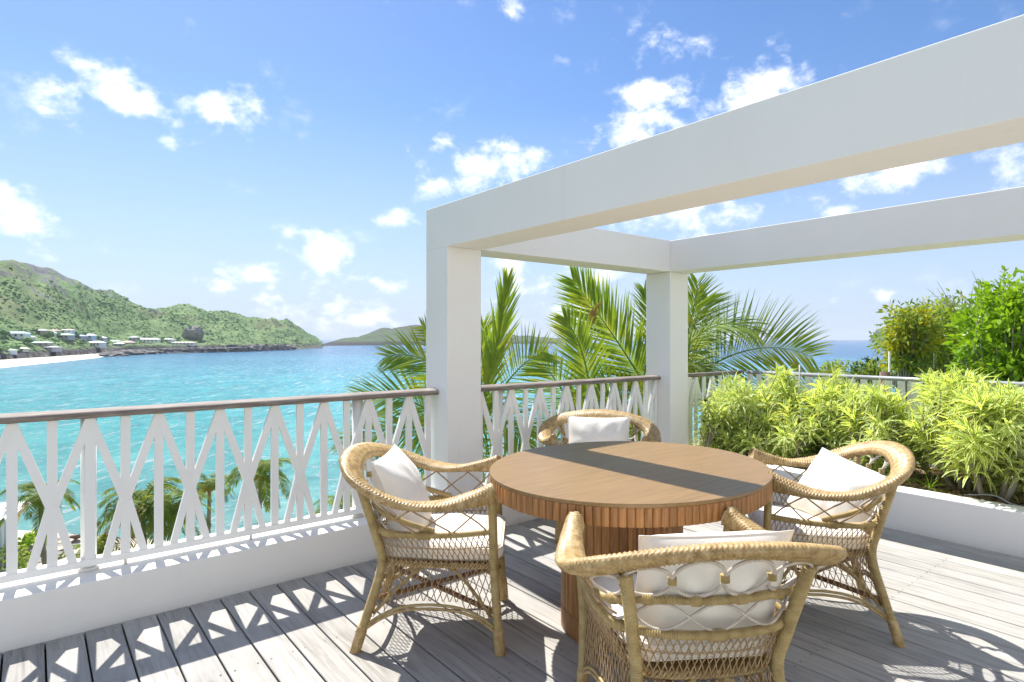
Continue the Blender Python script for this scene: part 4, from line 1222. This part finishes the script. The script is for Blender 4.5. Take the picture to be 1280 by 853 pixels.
# palm whose crown is behind the back post
c2 = W(822, 520, 7.6); fs = []
F2 = TOCAM(c2)
add(fs, W(785, 440, 7.4), W(716, 350, 7.2), c2, F2 + Vector((.1, 0, .1)), L=.62, n=84, spread=46, droop=.06, w=.028)
add(fs, W(822, 420, 7.7), W(805, 362, 7.8), c2, F2, L=.42, n=60, spread=38, droop=.12)
add(fs, W(834, 420, 7.9), W(842, 372, 8.0), c2, F2, L=.45, n=50, spread=40, droop=.1)
add(fs, W(868, 372, 7.2), W(944, 415, 6.9), c2, Vector((0, 0, 1)) + F2 * .5, L=.72, n=80, spread=60, droop=.42)
add(fs, W(866, 420, 7.5), W(872, 352, 7.6), c2, F2, L=.52, n=56, spread=48, droop=.14)
add(fs, W(872, 400, 7.6), W(884, 372, 7.9), c2, F2, L=.62, n=56, spread=50, droop=.12)
add(fs, W(925, 405, 7.3), W(1015, 446, 7.2), c2, F2 * 1.2 + Vector((0, 0, .3)), L=.78, n=84, spread=70, droop=.12)
add(fs, W(890, 480, 7.0), W(940, 520, 6.8), c2, None, L=.6, n=56, droop=.4)
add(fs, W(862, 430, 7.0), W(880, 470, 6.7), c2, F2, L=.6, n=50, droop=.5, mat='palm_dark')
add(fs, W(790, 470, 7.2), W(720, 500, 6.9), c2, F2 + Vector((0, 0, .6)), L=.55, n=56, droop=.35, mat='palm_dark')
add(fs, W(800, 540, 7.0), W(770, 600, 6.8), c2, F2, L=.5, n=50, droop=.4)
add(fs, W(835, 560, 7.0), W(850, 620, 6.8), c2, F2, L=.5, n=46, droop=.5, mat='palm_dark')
palm_tree('coconut palm outside the balustrade, its crown behind the back post', c2 + Vector((-.3, .5, -8.2)), c2, fs, 'palm', 'coconut palms beside the terrace')
# young lower palm between the posts
c3 = W(742, 560, 6.4); fs = []; F3 = TOCAM(c3)
add(fs, W(740, 440, 6.3), W(706, 398, 6.2), c3, F3 + Vector((.3, 0, 0)), L=.42, n=56, spread=44, droop=.12, w=.026)
add(fs, W(700, 480, 6.3), W(672, 446, 6.3), c3, F3, L=.36, n=36, spread=50, droop=.2)
add(fs, W(705, 440, 6.6), W(748, 382, 6.9), c3, F3, L=.22, n=40, spread=22, droop=.1, mat='palm_old', ragged=.5)
add(fs, W(740, 520, 6.2), W(665, 540, 5.9), c3, F3 + Vector((0, 0, .7)), L=.42, n=46, droop=.35)
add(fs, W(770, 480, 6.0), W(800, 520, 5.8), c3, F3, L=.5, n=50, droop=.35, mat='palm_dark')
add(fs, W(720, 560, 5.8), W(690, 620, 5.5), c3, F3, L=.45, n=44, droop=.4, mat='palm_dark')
palm_tree('young coconut palm between the pergola posts with one dried brown leaf', c3 + Vector((.2, .2, -7.5)), c3, fs, 'palm', 'coconut palms beside the terrace')

# palms down on the beach: three leaf shapes shared by all
LEAF = []
for q, (rise, out, dn, L_) in enumerate(((1.3, 2.4, .2, .85), (.7, 2.7, -1.3, .85), (.1, 2.1, -2.5, .75))):
    m = MB(); frond(m, (0, 0, 0), (out * .55, 0, rise * 1.25), (out, 0, dn), L=L_, n=34, spread=64, droop=.45, seed=q, w=.075, rach=.04)
    m.v = m.v; me_o = m; LEAF.append(m)
leaf_me = [None, None, None]
def beach_palm(label, u, v, F, s, n, rng):
    c = pt(u, v, F); zb = shore_z(F, (u - 640) / 746. * F)
    root = empty('beach_palm', (c.x, c.y, zb)); tag(root, label, 'palm tree', 'palm trees on the beach below')
    H = c.z - zb; lean = Vector((rng.uniform(-.8, .8), rng.uniform(-.8, .8), 0))
    m = MB(); P = resample(spline([-lean + Vector((0, 0, -.3)), -lean * .3 + Vector((0, 0, H * .5)), (0, 0, H)], 8), .25)
    m.tube(P, lambda i: .19 - .07 * i / len(P) + (.012 if i % 2 else 0), 8); m.build('trunk', MAT['palmbark'], root)
    for i in range(n):
        k = 0 if i < n * .38 else (1 if i < n * .78 else 2)
        nm = 'frond'
        mt = MAT['palm_old'] if (k == 2 and rng.random() < .55) else (MAT['palm_dark'] if rng.random() < .6 else MAT['palm'])
        if leaf_me[k] is None:
            o = LEAF[k].build(nm, MAT['palm_dark'], root); leaf_me[k] = o.data; o.data.materials.clear(); o.data.materials.append(MAT['palm_dark'])
        else: o = inst(nm, leaf_me[k], root)
        o.material_slots[0].link = 'OBJECT'; o.material_slots[0].material = mt
        o.location = (0, 0, H); o.rotation_euler = (rng.uniform(-.15, .15), rng.uniform(-.25, .25), i * 2.4 + rng.uniform(-.3, .3)); o.scale = (s * rng.uniform(.85, 1.1),) * 3
    m = MB()
    for i in range(5):
        a = i * 1.3; blob(m, (.25 * math.cos(a), .25 * math.sin(a), H - .3), .22, rng, .1, 1)
    m.build('coconut_cluster', MAT['palm_old'], root, False)
rp = random.Random(21)
beach_palm('beach palm at the left edge beside the white-roofed beach hut', 50, 622, 42, .95, 17, rp)
beach_palm('large bushy beach palm with golden lower leaves, left of centre of the long balustrade', 178, 632, 37, 1.08, 24, rp)
beach_palm('bushy beach palm just right of the large golden-leafed one', 214, 640, 39, .95, 20, rp)
beach_palm('small beach palm standing alone with a thin trunk', 262, 606, 47, .78, 15, rp)
beach_palm('tall slender beach palm near the water, right of the small one', 326, 592, 43, 1.0, 20, rp)
beach_palm('beach palm with low leaves seen beneath the left armchair back', 440, 640, 36, 1.0, 18, rp)
beach_palm('lower beach palm in front of the sand at the far left', 118, 690, 36, .7, 14, rp)

# beach hut, tables and shrubs at the bottom left
hb = pt(2, 700, 50); hb.z = shore_z(50, (2 - 640) / 746 * 50)
hut = empty('beach_hut', hb, -math.atan2(598., 746.) + .35); tag(hut, 'white beach hut with pale blue walls and flat white roof at the left edge', 'hut')
mb = MB(); mb.box(-6, -.2, -2, 3, 0, 4.0); mb.build('wall', hp('hut_wall', (.52, .60, .66)), hut, False)
mb = MB(); mb.box(-6.4, 1.3, -2.6, 3.4, 4.02, 4.2); mb.build('roof', MAT['paint'], hut, False)
for x in (-4.6, -2.9, -1.2):
    mb = MB(); mb.box(x - .5, x + .5, -2.06, -2.002, .7, 2.2); f = mb.build('window', MAT['paint'], hut, False)
    mb = MB(); mb.box(x - .42, x + .42, -2.08, -2.065, .78, 2.12); mb.build('pane', hp('dark_pane', (.08, .11, .13)), f, False)
mb = MB(); mb.box(.9, 1.0, -2.4, -2.3, 0, 4.02); mb.build('porch_post', MAT['paint'], hut, False)
def cafe_table(u, F, lab):
    p = pt(u, 500, F); z = shore_z(F, (u - 640) / 746 * F)
    r = empty('cafe_table', (p.x, p.y, z)); tag(r, lab, 'table', 'small tables on the beach terrace')
    m = MB(); m.tube([(0, 0, .70), (0, 0, .745)], .6, 16); m.build('tabletop', hp('pale_wood', (.45, .36, .26)), r, False)
    m = MB(); m.tube([(0, 0, 0), (0, 0, .70)], .05, 6); m.build('leg', MAT['metal'], r, False)
for u, F, l in ((30, 51, 'small round table nearest the beach hut'), (50, 53, 'small round table in the middle of the beach terrace'), (70, 51.5, 'small round table closest to the low palm'), (82, 54, 'small round table nearest the water')):
    cafe_table(u, F, l)
def lounger(u, F, lab):
    p = pt(u, 500, F); z = shore_z(F, (u - 640) / 746 * F)
    r = empty('beach_lounger', (p.x, p.y, z), .4); tag(r, lab, 'sun lounger', 'loungers on the sand')
    m = MB(); m.box(-.33, .33, -.5, 1.0, .25, .34); m.build('seat', hp('lounger_brown', (.20, .14, .10)), r, False)
    m = MB(); m.v = [(-.33, -.5, .3), (.33, -.5, .3), (.33, -1.0, .75), (-.33, -1.0, .75), (-.33, -.5, .24), (.33, -.5, .24), (.33, -1.0, .69), (-.33, -1.0, .69)]
    m.f = [(0, 1, 2, 3), (7, 6, 5, 4), (0, 3, 7, 4), (1, 5, 6, 2), (2, 6, 7, 3), (0, 4, 5, 1)]; m.build('backrest', hp('lounger_brown', (.20, .14, .10)), r, False)
for u, F, l in ((80, 56, 'brown sun lounger on the sand, leftmost of three'), (88, 56.5, 'brown sun lounger on the sand, middle of three'), (96, 57, 'brown sun lounger on the sand, rightmost of three')):
    lounger(u, F, l)

mb = MB(); rows = []
for F in (48.5, 51, 53.5, 55.5):
    rows.append([tuple(fr(F, Rr, shore_z(F, Rr) + .07)) for Rr in (-47, -45, -43, -41, -39.5)])
mb.quadgrid(rows); o = mb.build('beach_paving', simple('stone_paving', [(.3, (.16, .15, .14)), (.7, (.32, .29, .26))], 1.2, .9, .3, .02, rand=False, bscale=4), None, False); tag(o, kind='structure')
def beach_shrub(u, F, s, lab, seed):
    p = pt(u, 500, F); z = shore_z(F, (u - 640) / 746 * F); R = random.Random(seed)
    r = empty('beach_shrub', (p.x, p.y, z)); tag(r, lab, 'shrub', 'green shrubs on the beach')
    m = MB(); m.tube([(0, 0, 0), (.1, 0, s * .5), (0, .1, s * .9)], lambda i: (.08, .06, .03)[i], 6); m.build('stem', MAT['bark'], r)
    m = MB()
    for k in range(420):
        d = rnd_dir(R); q = Vector((d.x * s, d.y * s, s * .75 + d.z * s * .7)) * (.6 + .45 * R.random())
        leaf(m, q, d + rnd_dir(R) * .8, rnd_dir(R), .30, .20, .2, False)
    o = m.build('foliage', MAT['lime' if seed % 2 else 'bush'], r); o['kind'] = 'stuff'

# ------------------------------------------------------------------ leafy plants
def leaf(mb, p, d, n, l, w, bend=.3, uv=True):
    """pointed leaf of two halves, four segments"""
    d = d.normalized(); s = d.cross(n); s = s.normalized() if s.length > .01 else d.orthogonal().normalized()
    q = Vector(p); pts = []
    for k, wk in enumerate((.35, 1.0, .8, .03)):
        pts.append((q + s * w * .5 * wk, q - s * w * .5 * wk)); d = (d + Vector((0, 0, -bend * (.3 + .4 * k)))).normalized(); q = q + d * (l / 3)
    b = len(mb.v)
    for a_, b_ in pts: mb.v.append(tuple(a_)); mb.v.append(tuple(b_))
    for k in range(3):
        mb.f.append((b + 2 * k, b + 2 * k + 1, b + 2 * k + 3, b + 2 * k + 2))
        if uv: mb.uv.append((len(mb.f) - 1, [(0, k / 3), (1, k / 3), (1, (k + 1) / 3), (0, (k + 1) / 3)])); mb.hasuv = True
def rnd_dir(R):
    z = R.uniform(-1, 1); a = R.uniform(0, 2 * PI); r = math.sqrt(1 - z * z); return Vector((r * math.cos(a), r * math.sin(a), z))
for u_, F_, s_, l_, k_ in ((36, 52, 1.1, 'round green shrub between the beach hut and the small tables', 1), (46, 55, .9, 'darker green shrub behind the small tables on the beach', 2), (128, 53, .8, 'low green shrub on the sand right of the loungers', 3), (8, 47, 1.5, 'large dark green shrub in front of the beach hut', 4),
                           (205, 50, 1.2, 'leafy shrub at the foot of the bushy beach palms', 5), (240, 52, 1.0, 'leafy shrub under the small lone beach palm', 6), (300, 49, 1.1, 'leafy shrub at the water edge left of the slender palm', 7), (365, 50, 1.3, 'leafy shrub on the shore right of the slender palm', 8)):
    beach_shrub(u_, F_, s_, l_, k_)
def song_shrub(label, x, y, h, rx, ry, nros, seed, stems=4, low=.30, ll=.15):
    R = random.Random(seed); zb = .215
    root = empty('variegated_shrub', (x, y, zb)); tag(root, label, 'shrub', 'variegated shrubs in the planter')
    heads = []
    for i in range(nros):
        a = R.uniform(0, 2 * PI); q = math.sqrt(R.random()); zz = R.uniform(low, 1.0)
        k = math.sin(PI * min(1, (zz - low) / (1.0 - low) * .72 + .22)) ** .7
        heads.append(Vector((rx * q * k * math.cos(a), ry * q * k * math.sin(a), h * zz * (1 - .12 * q * q) * R.uniform(.92, 1.04))))
    m = MB(); fork = []
    for s in range(stems):
        a = 2 * PI * s / stems + R.uniform(-.4, .4); b0 = Vector((.05 * math.cos(a), .05 * math.sin(a), -.02)); f = Vector((.16 * math.cos(a), .16 * math.sin(a), h * low * R.uniform(.9, 1.3)))
        m.tube([b0, b0.lerp(f, .5) + Vector((R.uniform(-.02, .02), R.uniform(-.02, .02), 0)), f], lambda i: (.021, .018, .015)[i], 7); fork.append(f)
    m.build('stems', MAT['bark'], root)
    m = MB()
    for hd in heads:
        f = min(fork, key=lambda f: (f - hd).length)
        if hd.z > f.z: m.tube([f, f.lerp(hd, .5) + Vector((R.uniform(-.05, .05), R.uniform(-.05, .05), .02)), hd], lambda i: (.009, .006, .004)[i], 4, cap=False)
    o = m.build('branches', MAT['bark'], root); o['kind'] = 'stuff'
    m = MB()
    for hd in heads:
        ax = (Vector((hd.x * .8, hd.y * .8, .55)) + rnd_dir(R) * .35).normalized(); nl = R.randint(20, 26); sz = R.uniform(.75, 1.2)
        t1 = ax.orthogonal().normalized(); t2 = ax.cross(t1)
        for k in range(nl):
            a = k * 2.399; e = .15 + 1.35 * (1 - k / nl) ** .8
            d = (t1 * math.cos(a) + t2 * math.sin(a)) * math.sin(e) + ax * math.cos(e)
            leaf(m, hd - ax * (.12 * (1 - k / nl)), d, ax, ll * 1.18 * sz * (.6 + .45 * math.sin(PI * min(1, (k + 3) / nl))), 0.0195 * sz, .30 + .28 * R.random())
    o = m.build('foliage', MAT['song'], root); o['kind'] = 'stuff'
S_ = [(5.12, 3.24, .62, .16, .14, 22, 'smallest variegated shrub, tucked into the corner by the back post'),
      (5.22, 2.84, .46, .20, .26, 30, 'low variegated clump spilling over the planter soil beyond the table'),
      (5.32, 3.12, .84, .34, .26, 52, 'low variegated shrub against the back post'),
      (5.62, 2.86, .86, .34, .30, 60, 'variegated shrub left of the bare grey stake'),
      (5.40, 2.52, .66, .30, .26, 40, 'short variegated shrub leaning over the soil beyond the table'),
      (5.66, 2.34, .86, .34, .32, 64, 'variegated shrub in the middle of the planter behind the right armchair'),
      (5.50, 1.98, .80, .33, .30, 56, 'dense variegated shrub right of the middle of the planter'),
      (5.74, 1.62, .86, .30, .30, 50, 'variegated shrub by the wide white baluster post'),
      (5.42, 1.36, .98, .36, .30, 66, 'tallest variegated shrub, rising above the grey rail'),
      (5.20, 1.14, .84, .34, .30, 64, 'variegated shrub with three bare pale trunks near the planter edge'),
      (5.62, .92, .84, .34, .34, 54, 'variegated shrub behind the bare-trunked one'),
      (5.30, .66, .80, .30, .26, 40, 'variegated shrub cut off by the right edge of the view'),
      (5.36, .30, .85, .35, .35, 30, 'variegated shrub at the right end, outside most of the view')]
for i, (x, y, h, rx, ry, n, lab) in enumerate(S_):
    song_shrub(lab, x - (.06 if i in (2, 3, 5, 6) else 0), y, h, rx * 1.12, ry * 1.12, int(n * 1.15), 98 + i, 3 if i == 9 else 4, .42 if i == 9 else .16, .145 if i != 8 else .17)
def small_plant(name, label, x, y, h, n, l, w, mat, seed, z=.215, spread=1.0, cat='plant'):
    R = random.Random(seed); root = empty(name, (x, y, z)); tag(root, label, cat)
    m = MB(); m.tube([(0, 0, 0), (.01, .0, h * .6), (.0, .01, h)], .007, 5); m.build('stem', MAT['bark'], root)
    m = MB()
    for k in range(n):
        a = k * 2.399; zz = h * (.35 + .65 * (k + 1) / n); d = Vector((math.cos(a) * spread, math.sin(a) * spread, R.uniform(.2, .9)))
        leaf(m, (0, 0, zz), d, Vector((0, 0, 1)), l * R.uniform(.7, 1.2), w, .35, False)
    m.build('leaves', MAT[mat], root)
small_plant('dark_leaf_plant', 'small dark green plant with glossy leaves close to the back post', 5.02, 3.30, .62, 16, .13, .035, 'darkleaf', 4)
small_plant('broad_leaf_plant', 'low dark broad-leaved plant in the soil beyond the table', 5.30, 2.36, .26, 22, .17, .06, 'darkleaf', 5)
small_plant('fern_like_plant', 'small bright green plant low between the shrubs behind the right armchair', 5.45, 1.72, .30, 20, .12, .03, 'lime', 6)
small_plant('grass_tuft', 'tuft of thin green grass on the planter soil near the right armchair', 5.14, 1.50, .06, 24, .16, .006, 'lime', 8, spread=.5)
mb = MB(); mb.tube([(5.56, 2.66, .2), (5.565, 2.66, 1.12)], .008, 6); o = mb.build('garden_stake', MAT['metal']); tag(o, 'thin grey stake standing among the shrubs in front of the rail', 'stake')
for k, (x, y, z) in enumerate(((5.50, 2.60, .83), (5.50, 2.58, .66))):
    m = MB(); leaf(m, (x, y, z), Vector((-.2, -.7, -.5)), Vector((-1, 0, .3)), .085, .045, .2, False)
    o = m.build('yellow_leaf', plain('yellow_leaf', (.80, .62, .03), .5)); tag(o, ('upper' if k == 0 else 'lower') + ' bright yellow leaf caught among the shrubs by the stake', 'leaf')
# soil with bark mulch
mb = MB(); rows = []
for i in range(70):
    y = -1.6 + (CY + 1.6) * i / 69
    rows.append([(4.99 + (5.99 - 4.99) * j / 20, y, .222 + .018 * fbm(Vector((4.99 + j * .05, y, 0)) * 5, 4)) for j in range(21)])
mb.quadgrid(rows); o = mb.build('planter_soil', MAT['soil']); tag(o, kind='structure')
mb = MB(); R = random.Random(5)
for i in range(5200):
    x = R.uniform(5.0, 5.95); y = R.uniform(.2, 3.35); z = .228 + .018 * fbm(Vector((x, y, 0)) * 5, 4) + R.uniform(0, .02)
    a = R.uniform(0, PI); l = R.uniform(.008, .035); w_ = l * R.uniform(.15, .45); t_ = R.uniform(-.3, .3)
    dx, dy = math.cos(a), math.sin(a)
    mb.face([(x + dx * l - dy * w_, y + dy * l + dx * w_, z + t_ * l), (x - dx * l - dy * w_, y - dy * l + dx * w_, z - t_ * l), (x - dx * l + dy * w_, y - dy * l - dx * w_, z - t_ * l + .002), (x + dx * l + dy * w_, y + dy * l - dx * w_, z + t_ * l + .002)])
o = mb.build('bark_mulch', MAT['chips'], None, False); tag(o, 'brown bark mulch covering the planter soil', 'mulch', kind='stuff')
mb = MB(); mb.tube(spline([(5.18, 1.30, .25), (5.12, 1.12, .29), (5.06, .98, .26), (5.10, .70, .27), (5.05, .3, .25)], 8), .006, 6); o = mb.build('irrigation_hose', MAT['metal']); tag(o, 'thin grey irrigation hose looping over the planter soil', 'hose')

# ------------------------------------------------------------------ trees beyond the planter
def leafy_tree(label, base, crown_c, rad, nclump, nleaf, ll, lw, mats, seed, name='bushy_tree', twiggy=0, group=None, clump_r=.34):
    R = random.Random(seed); b = Vector(base); root = empty(name, b); tag(root, label, 'tree', group)
    c = Vector(crown_c) - b
    m = MB(); limbs = []
    m.tube([(0, 0, 0), c * .35 + Vector((.1, 0, 0)), c * .62], lambda i: (.16, .12, .09)[i], 8)
    cl = []
    for i in range(nclump):
        d = rnd_dir(R); q = R.random() ** .38
        k = 1 + .22 * fbm(d * 1.5 + Vector((seed, 0, 0)), 3)
        p = c + Vector((d.x * rad[0], d.y * rad[1], d.z * rad[2])) * q * k
        cl.append((p, d))
        if i % 3 == 0: m.tube([c * .5, (c * .5).lerp(p, .5) + rnd_dir(R) * .15, p], lambda i: (.05, .025, .008)[i], 4, cap=False)
    m.build('trunk', MAT['bark'], root)
    for gi, (mt, frac) in enumerate(mats):
        m = MB()
        for i, (p, d) in enumerate(cl):
            if (i * 7919 % 1000) / 1000. >= frac[1] or (i * 7919 % 1000) / 1000. < frac[0]: continue
            for k in range(nleaf):
                o_ = rnd_dir(R) * clump_r * R.random() ** .5; dd = (o_ * 1.2 + d * .4 + rnd_dir(R) * .5)
                leaf(m, p + o_, dd, rnd_dir(R), ll * R.uniform(.6, 1.2), lw * R.uniform(.7, 1.2), .12, False)
        if m.v: o = m.build('crown', MAT[mt], root); o['kind'] = 'stuff'
    if twiggy:
        m = MB()
        for i in range(twiggy):
            d = rnd_dir(R); d.z = abs(d.z) * .8 + .2; d.normalize(); p = c + Vector((d.x * rad[0], d.y * rad[1], d.z * rad[2])) * .8
            m.tube([p, p + d * .25 + rnd_dir(R) * .12, p + d * .5 + rnd_dir(R) * .25], lambda i: (.012, .007, .003)[i], 4, cap=False)
        o = m.build('bare_twigs', MAT['bark'], root); o['kind'] = 'stuff'
    return root
def at_tree(u, v, F, drop): p = pt(u, v, F); return (p.x, p.y, -5.0 if drop is None else p.z - drop), (p.x, p.y, p.z)
b_, c_ = at_tree(1186, 436, 15, 6.5); leafy_tree('broad rounded green tree beyond the balustrade, left of the bright lime one', b_, c_, (1.45, 1.45, 1.15), 380, 34, .115, .055, [('bush', (0, .85)), ('lime', (.85, 1))], 31, clump_r=.26)
b_, c_ = at_tree(1136, 424, 14.0, 6.5); leafy_tree('tree with yellowing leaves at the left end of the trees on the right', b_, c_, (.55, .6, .72), 110, 34, .14, .05, [('bush_yellow', (0, .5)), ('bush', (.5, 1))], 32, clump_r=.24)
b_, c_ = at_tree(1224, 412, 14, 6.5); leafy_tree('grey twiggy tree with sparse leaves showing above the broad green tree', b_, c_, (.95, .95, .85), 70, 14, .10, .045, [('bush', (0, .6)), ('bush_yellow', (.6, .75))], 33, twiggy=70)
b_, c_ = at_tree(1268, 432, 8.2, 4.5); leafy_tree('bright lime green large-leafed tree at the right edge', b_, c_, (.50, .7, .66), 95, 26, .13, .052, [('lime', (0, 1))], 34, clump_r=.17)
b_, c_ = at_tree(1290, 400, 8.4, 4.5); leafy_tree('upper bright lime green tree cut off by the right edge of the view', b_, c_, (.62, .7, .66), 100, 26, .13, .052, [('lime', (0, 1))], 35, clump_r=.17)
b_, c_ = at_tree(1290, 470, 8.0, 4.5); leafy_tree('low lime green bush behind the rail at the right edge', b_, c_, (.6, .6, .5), 60, 26, .12, .05, [('lime', (0, 1))], 37, clump_r=.17)
b_, c_ = at_tree(1046, 470, 18, 6); leafy_tree('small yellow-green treetop just over the grey rail', b_, c_, (.42, .42, .38), 36, 26, .14, .05, [('bush', (0, .6)), ('bush_yellow', (.6, 1))], 36, clump_r=.22)
b_, c_ = at_tree(1090, 470, 17, 6); leafy_tree('dark low treetop over the rail beside the brown screen', b_, c_, (.62, .5, .48), 60, 26, .14, .05, [('darkleaf', (0, .4)), ('bush', (.4, 1))], 38, clump_r=.22)
# shoots of the lime tree against the sky
def shoots(label, spots):
    R = random.Random(77)
    for i, (u, v0, v1, F) in enumerate(spots):
        p0, p1 = pt(u, v0, F), pt(u + R.uniform(-6, 6), v1, F); root = empty('leafy_shoot', p0); tag(root, label[i], 'shoot', 'upright shoots of the lime green tree')
        m = MB(); d = p1 - p0; m.tube([(0, 0, 0), d * .5 + Vector((.01, 0, 0)), d], .006, 5); m.build('stem', MAT['bark'], root)
        m = MB(); n = int(d.length / .022)
        for k in range(n):
            a = k * 2.399; leaf(m, d * ((k + 1) / n), Vector((math.cos(a) * .8, math.sin(a) * .8, .75)), Vector((0, 0, 1)), .125 * (1.1 - .5 * k / n), .045, .12, False)
        m.build('leaves', MAT['lime'], root)
shoots(['tallest upright lime green shoot against the sky', 'left lime green shoot beside the twiggy tree', 'short lime shoot right of the tallest', 'lime shoot low on the left of the bright tree', 'lime green shoot cut by the right edge'],
       [(1252, 400, 336, 8), (1228, 405, 352, 8), (1264, 390, 346, 8.2), (1218, 440, 392, 8), (1276, 380, 352, 8.2)])
# neighbour's screen behind the rail
p = pt(1106, 480, 9.0)
o = MB(); o.box(-.07, .07, -.02, .02, -1.2, .18); o = o.build('brown_screen', hp('brown_board', (.20, .13, .10))); o.location = (p.x, p.y, p.z); o.rotation_euler.z = -.67; tag(o, 'dark brown board screen just above the grey rail', 'screen')
p = pt(1140, 476, 9.0)
gm, gnt, gN, gL, gp = mat_new('clear_glass_panel'); gp.inputs['Base Color'].default_value = (.8, .9, .88, 1); gp.inputs['Transmission Weight'].default_value = 1; gp.inputs['Roughness'].default_value = .02; gp.inputs['IOR'].default_value = 1.1
root = empty('glass_screen', p, -.67); tag(root, 'clear glass screen with white edge beside the brown board', 'screen')
o = MB(); o.box(-.33, .33, -.004, .004, -1.2, .42); o.build('pane', gm, root, False)
o = MB(); o.box(-.352, -.334, -.012, .012, -1.2, .44); o.build('edge_post', MAT['paint'], root, False)

# ------------------------------------------------------------------ unseen villa wall behind the camera, added to bounce sunlight into the shade
villa = empty('villa', (2.0, -2.6, 0)); tag(villa, 'unseen white villa wall with glass doors, added to bounce sunlight onto the terrace', 'villa')
vi = Matrix.Translation((-2.0, 2.6, 0))
def vpart(name, x0, x1, y0, y1, z0, z1, mat):
    mb = MB(); mb.box(x0, x1, y0, y1, z0, z1); o = mb.build(name, mat, villa, False); o.matrix_parent_inverse = vi; return o
vx = [-3.2, -.2, 1.6, 3.2, 5.0, 8.5]
for a, b_ in ((-3.2, -.2), (1.6, 3.2), (5.0, 8.5)): vpart('wall', a, b_, -2.9, -2.45, -3.0, 2.35, MAT['stucco'])
vpart('wall', -3.2, 8.5, -2.9, -2.45, 2.352, 3.3, MAT['stucco'])
for a, b_ in ((-.2, 1.6), (3.2, 5.0)):
    f = vpart('door', a + .01, b_ - .01, -2.74, -2.70, .02, 2.34, hp('dark_pane', (.08, .11, .13)))
    for x in (a + .04, (a + b_) / 2, b_ - .04): vpart('door_frame', x - .04, x + .04, -2.69, -2.64, .02, 2.34, MAT['paint'])
vpart('roof', -3.5, 8.8, -6.0, -2.3, 3.302, 3.45, MAT['stucco'])

# ------------------------------------------------------------------ air
hz = bpy.data.materials.new('sea_air'); hz.use_nodes = True
nt = hz.node_tree; nt.nodes.clear()
ho = nt.nodes.new('ShaderNodeOutputMaterial'); pv = nt.nodes.new('ShaderNodeVolumePrincipled')
pv.inputs['Color'].default_value = (.86, .93, 1.0, 1); pv.inputs['Density'].default_value = 0.00008; pv.inputs['Anisotropy'].default_value = 0.0
nt.links.new(pv.outputs[0], ho.inputs['Volume'])
mb = MB(); mb.box(-20500, 20500, -20500, 20500, SEA - 1.0, 190.0)
o = mb.build('haze', hz, None, False); tag(o, 'thin pale sea haze filling the air over the bay', 'haze', kind='stuff')
